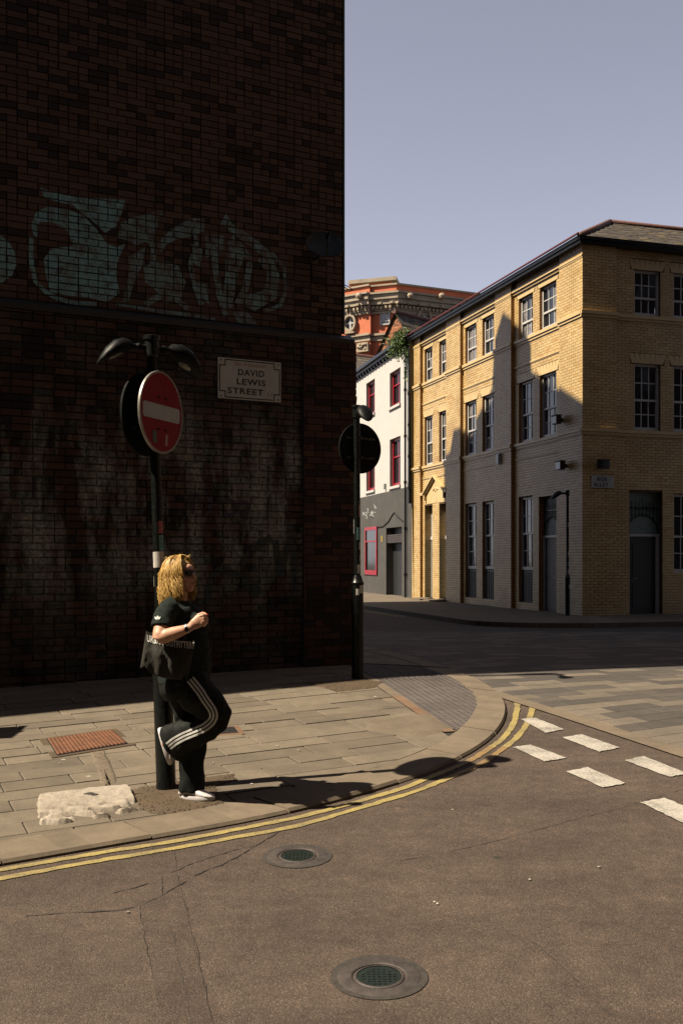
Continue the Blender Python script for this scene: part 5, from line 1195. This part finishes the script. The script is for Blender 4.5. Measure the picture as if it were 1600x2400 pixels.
# ------------------------------------------------------------------ buddleia on the gutter
M['leaf'] = brickmat('buddleia_leaf', (.10, .20, .03), (.16, .28, .05), (.06, .13, .02), .3, rough=.6, spec=.4)
bush = thing('gutter_plant', 'green buddleia sprouting from the gutter where the two facades meet', 'plant', tuple(WB.p(.5, zew, .1)))
mb = MB(); stems = MB(); C0 = WB.p(.55, zew + .1, .15)
for s_ in range(26):
    d = V((random.uniform(-1, 1), random.uniform(-1, 1), random.uniform(-.9, .8))) + WB.n * .7; d.normalize(); L_ = random.uniform(.3, .8); pts = [C0 + d * L_ * k / 5 + V((0, 0, -.25 * (k / 5) ** 2)) for k in range(6)]
    stems.tube(pts, [.018, .014, .011, .008, .006, .003], 5)
    for k in range(46):
        f = random.uniform(.25, 1); p = C0 + d * L_ * f + V((random.gauss(0, .09), random.gauss(0, .09), -.25 * f * f + random.gauss(0, .09))); n_ = V((random.uniform(-1, 1), random.uniform(-1, 1), random.uniform(-.6, 1))).normalized(); q = n_.cross(V((random.random(), random.random(), random.random() - .5))).normalized(); l_ = random.uniform(.05, .10); w = n_.cross(q) * l_ * .28
        mb.face([p, p + q * l_ + w, p + q * l_ * 2 - n_ * l_ * .4, p + q * l_ - w])
for k in range(130):
    p = WB.p(.25 + random.gauss(0, .12), zew - random.uniform(0, 1.5), .12 + random.gauss(0, .06)); n_ = V((random.uniform(-1, 1), random.uniform(-1, 1), random.uniform(-1, 1))).normalized(); q = n_.orthogonal().normalized(); l_ = .06; w = n_.cross(q) * l_ * .3; mb.face([p, p + q * l_ + w, p + q * l_ * 2, p + q * l_ - w])
stems.build('stems', M['dark_iron'], bush); mb.build('leaves', M['leaf'], bush, kind='stuff')
# corner post by the alley
P3, at3 = post(1369, 1455, 'dark lamp post against the corner of the yellow building below Roe Alley nameplate', [(197, 1.0, 0)], (0, 0), (), H=3.35, loc=(YL.p(.15, 0, .35).x, YL.p(.15, 0, .35).y))
for h, a0, a1, mk in ((2.45, 265, 320, 'st_white'), (1.7, 270, 330, 'st_white'), (1.45, 260, 330, 'st_blue'), (1.25, 265, 320, 'st_white')): sticker(P3, at3, h, .06, a0, a1, .037, M[mk])
sticker(P3, at3, .85, .05, 290, 330, .068, M['st_white'])
# ------------------------------------------------------------------ unseen brick blocks added behind and beside the camera to hold back skylight
M['blocker_brick'] = brickmat('blocker_brick', (.10, .06, .045), (.14, .08, .06), rough=.9)
def sky_block(label, x0, y0, x1, y1, h, faces):
    t = thing('sky_blocker', label, 'building', ((x0 + x1) / 2, (y0 + y1) / 2, 0), 'unseen blocks added to hold back skylight')
    frs = {'N': (Fr((x0, y1), (1, 0), (0, 1)), x1 - x0), 'S': (Fr((x0, y0), (1, 0), (0, -1)), x1 - x0), 'E': (Fr((x1, y0), (0, 1), (1, 0)), y1 - y0), 'W': (Fr((x0, y0), (0, 1), (-1, 0)), y1 - y0)}
    mb = MB()
    for k, (fr, L) in frs.items():
        op = []
        if k in faces:
            n = int(L / 3)
            for i in range(n):
                for z in range(int(h / 3.4)): op.append((i * 3 + 1.0, i * 3 + 2.2, z * 3.4 + 1.0, z * 3.4 + 2.9))
        panel(mb, fr, 0, L, -.5, h, 0, op, .15)
        for o in op:
            w = MB(); w.fbox(fr, o[0], o[1], o[2], o[3], -.16, -.14); w.build('window', M['glass'], t)
    mb.face([(x0, y0, h), (x1, y0, h), (x1, y1, h), (x0, y1, h)]); mb.build('wall', M['blocker_brick'], t)
sky_block('unseen long brick terrace across the road behind the camera, added to block skylight', -42, -18, 40, -6.5, 30, 'N')
sky_block('unseen brick block far to the left, added to block skylight', -50, -6, -36, 30, 26, 'E')
sky_block('unseen brick block across the junction to the right, added to block skylight', 9.2, -3, 22, 20.5, 27, 'WN')
# ------------------------------------------------------------------ the woman leaning at the post
M['skin'] = plain('fair_skin', (.80, .43, .28), .5, .12, 30, .08, 200); M['tee'] = plain('black_green_cotton', (.015, .024, .021), .9, .2, 14, .25, 350, spec=.15)
M['trouser'] = plain('black_track_fabric', (.008, .011, .0105), .75, .2, 10, .2, 300, spec=.15); M['stripe'] = plain('white_stripe_tape', (.80, .80, .76), .7, .05, 20, .05, 100)
M['hair'] = plain('blonde_hair', (.98, .64, .20), .5, .35, 60, .25, 300); M['hair_dark'] = plain('dark_blonde_hair', (.66, .37, .09), .5, .35, 60, .25, 300)
M['lens'] = plain('black_sunglass_lens', (.006, .006, .008), .12, .1, 5, 0); M['shoe'] = plain('white_leather', (.86, .82, .84), .5, .06, 20, .1, 120); M['bag'] = plain('black_canvas', (.06, .058, .051), .9, .3, 18, .35, 400, spec=.1)
M['steel'] = plain('watch_steel', (.55, .55, .55), .25, .1, 20, 0, metal=.9); M['nail'] = plain('red_nail', (.7, .05, .06), .3, .05, 20, 0); M['lip'] = plain('lips', (.55, .20, .17), .5, .05, 20, 0); M['trim_pale'] = plain('pale_strap_trim', (.85, .72, .50), .6, .1, 20, .1, 100)
def WP(px, py, Y): return V(((px - 800) / F * Y, Y, HC + (YH - py) / F * Y))
YC = 6.84
fz = g(-.98, 6.93)
person = thing('person', 'woman in black T-shirt and striped track trousers leaning by the post, one knee raised', 'person', (WP(460, 1800, 6.93).x, 6.93, fz))
def loft(mb, spec, n=20, sq=2.0):               # spec: (px, py, Y, in-plane radius, depth radius); rings square to the path
    P = [WP(a, b, c) for a, b, c, _, _ in spec]; R = []
    for i, (a, b, c, r1, r2) in enumerate(spec):
        t = (P[min(i + 1, len(P) - 1)] - P[max(0, i - 1)]).normalized(); e2 = V((0, 1, 0)); e2 = (e2 - t * t.dot(e2)).normalized(); e1 = e2.cross(t)
        ring = []
        for j in range(n):
            q = 2 * math.pi * j / n; cx, sy = math.cos(q), math.sin(q); ring.append(P[i] + e1 * r1 * math.copysign(abs(cx) ** (2 / sq), cx) + e2 * r2 * math.copysign(abs(sy) ** (2 / sq), sy))
        R.append(ring)
    mb.rings(R)
def ell(mb, c, ax, rad, n=16, m=10):
    R = []
    for i in range(1, m):
        a = math.pi * i / m; R.append([c + ax[2] * math.cos(a) * rad[2] + (ax[0] * math.cos(2 * math.pi * j / n) * rad[0] + ax[1] * math.sin(2 * math.pi * j / n) * rad[1]) * math.sin(a) for j in range(n)])
    mb.rings(R)
def fuse(mb, name, mat, parent, vox=.007, sm=6, fac=.5, wr=None):
    me = bpy.data.meshes.new(name); me.from_pydata(mb.v, [], mb.f); bm = bmesh.new(); bm.from_mesh(me); bmesh.ops.recalc_face_normals(bm, faces=bm.faces); bm.to_mesh(me); bm.free()
    o = bpy.data.objects.new(name, me); col.objects.link(o); md = o.modifiers.new('r', 'REMESH'); md.mode = 'VOXEL'; md.voxel_size = vox; s_ = o.modifiers.new('s', 'SMOOTH'); s_.factor = fac; s_.iterations = sm
    dg = bpy.context.evaluated_depsgraph_get(); m2 = bpy.data.meshes.new_from_object(o.evaluated_get(dg)); bpy.data.objects.remove(o); bpy.data.meshes.remove(me)
    nor = [v.normal.copy() for v in m2.vertices]; l = wloc(parent)
    for v, n_ in zip(m2.vertices, nor):
        p = v.co.copy()
        if wr: p = p + n_ * wr(p)
        v.co = p - l
    m2.materials.clear(); m2.materials.append(mat); m2.shade_smooth(); m2.name = name
    o = bpy.data.objects.new(name, m2); col.objects.link(o); o.parent = parent
    return o
def bvh(o):
    l = wloc(o); return BVHTree.FromPolygons([v.co + l for v in o.data.vertices], [tuple(p.vertices) for p in o.data.polygons])
def hit(tree, px, py, lift=.003):
    c = V((0, 0, HC)); d = V(((px - 800) / F, 1, (YH - py) / F)).normalized(); loc, n_, _, _ = tree.ray_cast(c, d)
    return None if loc is None else loc + (n_ if n_.y < 0 else -n_) * lift
def ribbon(tree, pts, w, name, mat, parent, step=3.0, lift=.003, tw=None):
    P = resample([V(p) for p in pts], step); mb = MB(); L = []
    for i, p in enumerate(P):
        t = (P[min(i + 1, len(P) - 1)] - P[max(0, i - 1)]).normalized(); n_ = V((-t.y, t.x)) * w / 2; a, b = hit(tree, p.x + n_.x, p.y + n_.y, lift), hit(tree, p.x - n_.x, p.y - n_.y, lift); m_ = hit(tree, p.x, p.y, lift)
        L.append((a, m_, b) if a and b and m_ else None)
    for i in range(len(L) - 1):
        if L[i] and L[i + 1] and (L[i][1] - L[i + 1][1]).length < .06:
            for k in (0, 1): mb.face([L[i][k], L[i][k + 1], L[i + 1][k + 1], L[i + 1][k]])
    return mb.build(name, mat, parent, smooth=True) if mb.f else None
# --- body: one skin surface
hc = WP(424, 1349, YC); yaw = math.radians(-24)
hf = V((math.cos(yaw), math.sin(yaw), .10)).normalized(); hsd = hf.cross(V((0, 0, 1))).normalized(); hu = hsd.cross(hf)      # hsd points to her right, at the camera
HP = lambda a, b, c: hc + hf * a + hsd * b + hu * c
B_ = MB()
ell(B_, HP(-.012, 0, .022), (hf, hsd, hu), (.094, .072, .088)); ell(B_, HP(.028, 0, -.035), (hf, hsd, hu), (.062, .056, .078)); ell(B_, HP(.058, 0, -.092), (hf, hsd, hu), (.030, .030, .024)); ell(B_, HP(.066, 0, .04), (hf, hsd, hu), (.025, .05, .03))
B_.tube([HP(.083, 0, .018), HP(.100, 0, -.012), HP(.108, 0, -.026), HP(.086, 0, -.034)], [.008, .012, .015, .010], 10); ell(B_, HP(.091, .010, -.028), (hf, hsd, hu), (.012, .009, .008)); ell(B_, HP(.091, -.010, -.028), (hf, hsd, hu), (.012, .009, .008))
ell(B_, HP(.082, 0, -.056), (hf, hsd, hu), (.014, .024, .009)); ell(B_, HP(.080, 0, -.068), (hf, hsd, hu), (.013, .021, .008)); ell(B_, HP(.045, .045, -.02), (hf, hsd, hu), (.025, .018, .022)); ell(B_, HP(.045, -.045, -.02), (hf, hsd, hu), (.025, .018, .022))
for s_ in (1, -1): ell(B_, HP(-.005, s_ * .073, -.01), (hf, hsd, hu), (.018, .010, .032))
loft(B_, [(421, 1372, YC, .055, .052), (419, 1392, YC, .055, .056), (417, 1410, YC, .070, .085), (415, 1425, YC, .085, .14)])
TORSO = [(414, 1416, .10, .13), (415, 1430, .125, .175), (421, 1450, .155, .178), (428, 1466, .166, .172), (430, 1490, .158, .160), (433, 1520, .165, .165), (434, 1555, .172, .178), (432, 1590, .172, .185), (432, 1618, .15, .175)]
loft(B_, [(a, b, YC, r1 - .02, r2 - .02) for a, b, r1, r2 in TORSO], 24)
loft(B_, [(405, 1424, 6.72, .06, .06), (390, 1436, 6.65, .058, .055), (381, 1465, 6.585, .053, .052), (376, 1490, 6.55, .050, .048), (374, 1500, 6.545, .045, .045)])
loft(B_, [(371, 1494, 6.545, .036, .042), (378, 1494, 6.545, .046, .045), (392, 1489, 6.542, .047, .044), (412, 1483, 6.54, .041, .038), (432, 1476, 6.54, .031, .030), (445, 1471, 6.545, .026, .024), (450, 1468, 6.55, .026, .023)])
loft(B_, [(405, 1424, 6.96, .06, .06), (392, 1445, 7.02, .055, .055), (388, 1500, 7.02, .045, .045), (400, 1520, 7.0, .04, .04), (440, 1515, 6.98, .03, .03), (462, 1505, 6.96, .022, .03)])
# right hand: palm, four curled fingers, thumb
loft(B_, [(447, 1469, 6.548, .026, .022), (456, 1463, 6.578, .036, .022), (466, 1456, 6.578, .041, .020), (472, 1452, 6.58, .040, .018)], 16)
for k, (kx, ky, ln) in enumerate(((477, 1441, 1.0), (479, 1448, 1.08), (478, 1455, 1.02), (474, 1461, .85))):
    a = WP(468, ky + 3, 6.572); b = WP(kx, ky, 6.566); c = WP(kx + 7 * ln, ky + 2, 6.585); d = WP(kx + 6 * ln, ky + 6, 6.612); e = WP(kx + 1, ky + 7, 6.618)
    B_.tube([a, b, c, d, e], [.010, .0098, .0092, .0085, .007], 10)
B_.tube([WP(458, 1450, 6.60), WP(466, 1441, 6.604), WP(476, 1437, 6.602), WP(484, 1439, 6.596)], [.014, .012, .0105, .008], 10)
B_.tube([WP(455, 1510, 6.96), WP(468, 1503, 6.95), WP(474, 1500, 6.94)], [.026, .03, .02], 8)
loft(B_, [(440, 1600, 6.93, .10, .09), (447, 1730, 6.93, .06, .06), (450, 1850, 6.93, .038, .04), (449, 1866, 6.93, .04, .04)])
loft(B_, [(440, 1600, 6.75, .10, .09), (510, 1668, 6.72, .065, .06), (440, 1712, 6.80, .05, .05), (385, 1745, 6.90, .036, .036)])
body = fuse(B_, 'body', M['skin'], person, .0052, 4, .5)
mb = MB(); ell(mb, HP(.090, 0, -.057), (hf, hsd, hu), (.008, .021, .005)); ell(mb, HP(.089, 0, -.067), (hf, hsd, hu), (.008, .018, .006)); mb.build('lips', M['lip'], body, smooth=True)
mb = MB(); ell(mb, WP(485, 1440.5, 6.589), (V((1, 0, 0)), V((0, 1, 0)), V((0, 0, 1))), (.010, .006, .006), 10, 6); mb.build('fingernail', M['nail'], body, smooth=True)
# --- T-shirt
T = MB(); loft(T, [(a, b, YC, r1, r2) for a, b, r1, r2 in TORSO[1:-1]] + [(432, 1600, YC, .174, .188)], 28)
loft(T, [(418, 1402, YC, .064, .07), (416, 1412, YC, .085, .10), (415, 1424, YC, .115, .155), (416, 1436, YC, .135, .178)], 24)
ell(T, WP(462, 1461, 6.76), (V((1, 0, 0)), V((0, 1, 0)), V((0, 0, 1))), (.085, .085, .075)); ell(T, WP(462, 1461, 6.92), (V((1, 0, 0)), V((0, 1, 0)), V((0, 0, 1))), (.085, .085, .075))
for yy, sg in ((6.70, -1), (6.98, 1)): loft(T, [(412, 1420, yy, .07, .06), (397, 1428, yy + sg * .03, .073, .068), (386, 1444, yy + sg * .075, .071, .066), (381, 1458, yy + sg * .105, .070, .065), (379, 1470, yy + sg * .12, .071, .066)])
def fold(p): return .008 * mnoise.noise(V((p.x * 9, p.y * 9, p.z * 16))) + .005 * mnoise.noise(V((p.x * 22 + p.z * 14, p.y * 22, p.z * 26)))
tee = fuse(T, 't_shirt', M['tee'], person, .0065, 5, .5, fold)
# --- trousers
T = MB(); loft(T, [(433, 1578, YC, .165, .178), (432, 1596, YC, .170, .188), (433, 1615, YC, .160, .185), (436, 1632, YC, .135, .165)], 28)
loft(T, [(436, 1606, 6.93, .135, .105), (439, 1640, 6.935, .120, .105), (447, 1690, 6.935, .108, .095), (450, 1740, 6.935, .096, .09), (450, 1790, 6.935, .086, .088), (450, 1830, 6.935, .082, .092), (450, 1852, 6.935, .086, .095)])
loft(T, [(440, 1600, 6.755, .135, .105), (458, 1622, 6.745, .130, .105), (482, 1645, 6.735, .118, .100), (502, 1662, 6.73, .100, .092), (514, 1674, 6.73, .082, .080), (508, 1690, 6.735, .086, .078), (488, 1702, 6.75, .096, .078), (462, 1713, 6.775, .100, .078), (436, 1725, 6.81, .110, .078), (414, 1736, 6.85, .122, .080), (401, 1743, 6.875, .128, .082)], 22)
def fold2(p): return .011 * mnoise.noise(V((p.x * 12 - p.z * 6, p.y * 6, p.z * 5))) + .006 * mnoise.noise(V((p.x * 26, p.y * 14, p.z * 10)))
trs = fuse(T, 'trousers', M['trouser'], person, .0065, 5, .5, fold2)
tt_ = bvh(trs)
mids = [(446, 1592), (458, 1607), (470, 1622), (482, 1642), (492, 1655), (499, 1666), (502, 1679), (496, 1692), (480, 1705), (455, 1716), (430, 1726), (410, 1737), (395, 1749)]
for k in (-1, 0, 1):
    P = [V(p) for p in mids]; Q = []
    for i, p in enumerate(P): t = (P[min(i + 1, len(P) - 1)] - P[max(0, i - 1)]).normalized(); Q.append(p + V((-t.y, t.x)) * k * 7.8)
    ribbon(tt_, smooth_line(resample(Q, 3), 4), 4.6, 'stripe', M['stripe'], trs)
# --- shoes
def shoe(heel, fdir, up, side, L=.255):
    rt_ = MB(); sl_ = MB(); n = 18
    prof = [(0, .030, .050), (.03, .036, .066), (.10, .038, .078), (.18, .036, .075), (.25, .033, .062), (.36, .034, .078), (.5, .040, .072), (.66, .046, .058), (.8, .047, .046), (.92, .038, .036), (.985, .018, .026)]
    R = []; S0 = []; S1 = []
    for f, w, h in prof:
        c = heel + fdir * f * L; ring = []
        for j in range(n):
            q = 2 * math.pi * j / n; cx, sy = math.cos(q), math.sin(q); ring.append(c + side * w * math.copysign(abs(cx) ** .75, cx) + up * (.018 + (h - .018) * (.5 + .5 * math.copysign(abs(sy) ** .75, sy))))
        R.append(ring)
    rt_.rings(R)
    N_ = 28; out = []
    for j in range(N_):
        q = 2 * math.pi * j / N_; f = .5 + .515 * math.cos(q); w = .051 * math.sin(q) * (1 + .12 * math.cos(q)); out.append((f * L, w))
    rings = [[heel + fdir * a * s_ + fdir * L * .5 * (1 - s_) + side * b * s_ + up * h for a, b in out] for s_, h in ((.96, 0), (1.0, .006), (1.0, .020), (.97, .026))]
    sl_.rings(rings)
    u = rt_.build('shoe', M['shoe'], person, smooth=True, angle=70); sl_.build('sole', M['shoe'], u, smooth=True, angle=40)
    la = MB()
    for k in range(4): f = .42 + .07 * k; hh = .078 - .009 * k; c = heel + fdir * f * L + up * (hh + .001); la.tube([c - side * .022, c + up * .004, c + side * .022], .003, 5)
    la.build('laces', M['shoe'], u)
shoe(WP(423, 1876, 6.93).xz.to_3d() * 0 + V((WP(423, 1876, 6.93).x, 6.93, fz + .004)), V((.94, -.34, 0)).normalized(), V((0, 0, 1)), V((.34, .94, 0)))
fd = V((.30, -.02, -.954)).normalized(); fu = V((.954, 0, .30)).normalized(); shoe(WP(370, 1708, 6.915), fd, fu, fd.cross(fu))
# --- hair
Hs = MB()
ell(Hs, HP(-.020, 0, .030), (hf, hsd, hu), (.101, .084, .094)); ell(Hs, HP(-.060, 0, -.05), (hf, hsd, hu), (.062, .082, .12)); ell(Hs, HP(-.035, .060, -.07), (hf, hsd, hu), (.062, .032, .10)); ell(Hs, HP(-.035, -.060, -.07), (hf, hsd, hu), (.058, .032, .10)); ell(Hs, HP(-.07, .03, -.13), (hf, hsd, hu), (.06, .06, .06))
hair = fuse(Hs, 'hair', M['hair_dark'], person, .006, 4, .5, lambda p: .006 * mnoise.noise(V((p.x * 40, p.y * 40, p.z * 12))))
st = [MB(), MB()]; random.seed(11)
for k in range(2600):
    al = random.uniform(math.radians(48), math.radians(312)); side_b = math.sin(al)         # 0 = face, going round past her right
    a_, b_ = math.cos(al), -math.sin(al) if False else math.sin(al); part = random.uniform(-.012, .012); rr = random.uniform(.94, 1.16); ph = random.uniform(0, 6.28); wv = random.uniform(.004, .017); ln = random.uniform(.13, .205) if abs(al - math.pi) > 1.2 else random.uniform(.16, .235)
    pts = []
    for i in range(13):
        f = i / 12
        if f < .4:
            q = f / .4 * math.pi / 2; a, b, c = -.02 + .101 * rr * a_ * math.sin(q) + .03 * (1 - f / .4) * (1 if al < 1.6 or al > 4.7 else 0), .086 * rr * b_ * math.sin(q) + part * (1 - f / .4), .030 + .096 * rr * math.cos(q)
        else:
            h = (f - .4) / .6; fl = 1 + .14 * h - .25 * max(0, h - .7); a, b, c = -.02 + .101 * rr * a_ * fl - .018 * h, .086 * rr * b_ * fl, .030 - h * ln
            a += wv * math.sin(h * 9 + ph) + .014 * h * (1 if abs(al - 1.0) < .4 else 0); b += wv * math.cos(h * 8 + ph * 1.3)
        pts.append(HP(a, b, c) + V((0, 0, 0)))
    st[0 if random.random() < .72 else 1].tube(pts, [.0011 + .0009 * math.sin(math.pi * min(1, i / 11)) for i in range(12)] + [.0006], 4)
for k in range(60):                             # flyaways
    al = random.uniform(.3, 6.0); p0 = HP(-.02 + .09 * math.cos(al) * .6, .075 * math.sin(al) * .6, .105); d = (hu * random.uniform(.4, 1) + hf * math.cos(al) + hsd * math.sin(al)).normalized(); st[0].tube([p0, p0 + d * .03, p0 + d * .045 + hf * .01], [.001, .0009, .0004], 3)
st[0].build('strands', M['hair'], hair, smooth=True, kind='stuff'); st[1].build('strands', M['hair_dark'], hair, smooth=True, kind='stuff')
# --- sunglasses
sg = MB()
for s_ in (1, -1):
    R = []
    for r, o in ((1.0, 0), (1.06, .002), (1.0, .005), (.02, .007)):
        R.append([HP(.090 + o - .018 * ((s_ * .032 + .029 * r * math.cos(q)) / .06) ** 2, s_ * .032 + .029 * r * math.cos(q), .010 + .023 * r * math.copysign(abs(math.sin(q)) ** .8, math.sin(q))) for q in [2 * math.pi * j / 20 for j in range(20)]])
    sg.rings(R)
    sg.tube([HP(.078, s_ * .062, .018), HP(.04, s_ * .078, .016), HP(-.01, s_ * .082, .008)], [.006, .006, .004], 8)
sg.tube([HP(.094, .006, .014), HP(.098, 0, .016), HP(.094, -.006, .014)], .004, 6)
sg.build('sunglasses', M['lens'], person, smooth=True, angle=50)
# --- watch
w0 = WP(439, 1473.5, 6.543); wd = (WP(445, 1471, 6.543) - WP(432, 1476, 6.543)).normalized(); we = V((0, 1, 0)); wu = wd.cross(we)
mb = MB(); mb.rings([[w0 + wd * o + (wu * math.cos(j * .393) * (.031 + e) + we * math.sin(j * .393) * (.029 + e)) for j in range(16)] for o, e in ((-.007, 0), (-.006, .003), (.006, .003), (.007, 0))], False, False); wt = mb.build('wristwatch', M['steel'], person, smooth=True, angle=40)
mb = MB(); q0 = w0 - we * .032 - wu * .003; mb.rings([[q0 + (wd * math.cos(j * .393) + wu * math.sin(j * .393)) * r - we * o for j in range(16)] for r, o in ((.014, 0), (.015, .004), (.013, .007))], False, True); mb.build('dial', M['lens'], wt)
# --- sleeve emblem: three leaves
te = bvh(tee); ec = V((370, 1449))
for k, an in enumerate((-52, 0, 52)):
    a = math.radians(an); d = V((math.sin(a), -math.cos(a))); n_ = V((-d.y, d.x)); P = []
    L_ = 8.2 if k == 1 else 8.8
    for f, w in ((0, 1.3), (.35, 2.9), (.6, 2.6), (1, .1), (.6, -2.6), (.35, -2.9), (0, -1.3)): P.append(hit(te, *(ec + V((0, 2.5)) + d * f * L_ + n_ * w), .003 + .0006 * k))
    if all(P): mb = MB(); mb.face(P); mb.build('emblem_leaf', M['stripe'], tee)
ribbon(te, [(421, 1391), (432, 1402), (452, 1419), (484, 1441)], 7, 'bag_strap', M['trouser'], person, lift=.006); ribbon(te, [(416, 1388), (421, 1394), (428, 1403)], 3.2, 'strap_trim', M['trim_pale'], person, lift=.010)
# ------------------------------------------------------------------ her tote bag
bagt = thing('tote_bag', 'slouchy black canvas tote bag hanging at the woman\'s hip, white lettering', 'bag', tuple(WP(395, 1590, 6.56)))
def bagp(s, t, front):
    top = V((343, 1479)).lerp(V((459, 1502)), s) + V((0, 5 * math.sin(math.pi * s))); bot = V((329, 1566)).lerp(V((440, 1594)), s) + V((0, 9 * math.sin(math.pi * s))) - V((0, 10 * math.exp(-((s - .10) / .05) ** 2))) - V((0, 12 * math.exp(-((s - .93) / .045) ** 2)))
    p = top.lerp(bot, t); bul = math.sin(math.pi * min(1, max(0, s))) ** .6 * math.sin(math.pi * (.12 + .86 * t)) ** .7
    fol = .008 * math.sin((s * 7 - t * 1.2) * 3.1) * (.3 + t) + .006 * mnoise.noise(V((s * 9, t * 3, 5))) + .004 * mnoise.noise(V((s * 24, t * 8, 2)))
    Y = (6.612 - .045 * bul * ss(.0, .5, t) + fol * 1.1 * ss(0, .35, t)) if front else (6.645 + .03 * bul)
    return WP(p.x, p.y, Y)
mb = MB(); NS, NT = 40, 28
for fr_ in (True, False):
    b0_ = len(mb.v); mb.v += [tuple(bagp(i / NS, j / NT, fr_)) for j in range(NT + 1) for i in range(NS + 1)]
    for j in range(NT):
        for i in range(NS): mb.f.append(tuple(b0_ + q for q in (j * (NS + 1) + i, j * (NS + 1) + i + 1, (j + 1) * (NS + 1) + i + 1, (j + 1) * (NS + 1) + i))); mb.m.append(0)
nb = (NS + 1) * (NT + 1)
edge = [j * (NS + 1) for j in range(NT + 1)] + [NT * (NS + 1) + i for i in range(1, NS + 1)] + [j * (NS + 1) + NS for j in range(NT - 1, -1, -1)]
for a, b in zip(edge[:-1], edge[1:]): mb.f.append((a, b, b + nb, a + nb)); mb.m.append(0)
bg_ = mb.build('bag_body', M['bag'], bagt, smooth=True)
tb = bvh(bg_)
vs_, fs_ = text_mesh('URBAN OUTFITTERS', 1.0, .035); xs_ = [v.x for v in vs_]; ys_ = [v.y for v in vs_]; wx, wy = max(xs_) - min(xs_), max(ys_) - min(ys_); comp = {}
mb = MB(); ok = True; VV = []
for v in vs_:
    f = (v.x - min(xs_)) / wx; h = (v.y - min(ys_)) / wy; base = V((345, 1504)).lerp(V((456, 1521)), f) + V((0, 4 * math.sin(math.pi * f))); VV.append(hit(tb, base.x, base.y - h * 17, .004))
keep = [f for f in fs_ if all(VV[i] for i in f)]; mb.add([v or V((0, 0, 0)) for v in VV], keep); mb.build('lettering', M['stripe'], bg_)
for P_ in ([bagp(.2, .0, True), WP(375, 1455, 6.67), WP(383, 1425, 6.67), WP(398, 1416, 6.70), WP(405, 1414, 6.74)], [bagp(.78, .0, True), WP(428, 1462, 6.67), WP(412, 1428, 6.68), WP(404, 1416, 6.70), WP(405, 1414, 6.75)]):
    mb = MB(); P_ = [V(p) for p in P_]
    L = []
    for i, p in enumerate(P_): t_ = (P_[min(i + 1, 4)] - P_[max(0, i - 1)]).normalized(); n_ = t_.cross(V((0, 1, 0))).normalized() * .012; L.append((p - n_, p + n_))
    for i in range(4): mb.face([L[i][0], L[i][1], L[i + 1][1], L[i + 1][0]]); mb.face([L[i][0] + V((0, .003, 0)), L[i + 1][0] + V((0, .003, 0)), L[i + 1][1] + V((0, .003, 0)), L[i][1] + V((0, .003, 0))])
    mb.build('handle', M['bag'], bagt)

# a parking plate just outside the frame: only its shadow reaches the paving at the left edge
q = gp(8, 1717); hh = 2.2; b = q - V((math.cos(SUN_TH), math.sin(SUN_TH))) * hh / math.tan(SUN_EL); z0 = g(b.x, b.y)
t = thing('parking_sign', 'parking plate on a slim post outside the left edge, casting a shadow on the flags', 'sign', (b.x, b.y, z0))
mb = MB(); mb.lathe((b.x, b.y, z0), [(.038, -.05), (.038, 2.42), (.03, 2.43)], 14); mb.build('pole', M['iron'], t, smooth=True, angle=40)
mb = MB(); mb.box((b.x + .045, b.y - .25, z0 + hh - .17), (.004, 0, 0), (0, .5, 0), (0, 0, .34)); mb.build('plate', M['enamel'], t)
mb = MB(); mb.box((b.x + .0, b.y - .05, z0 + hh - .02), (.046, 0, 0), (0, .1, 0), (0, 0, .04)); mb.build('clip', M['alu'], t)
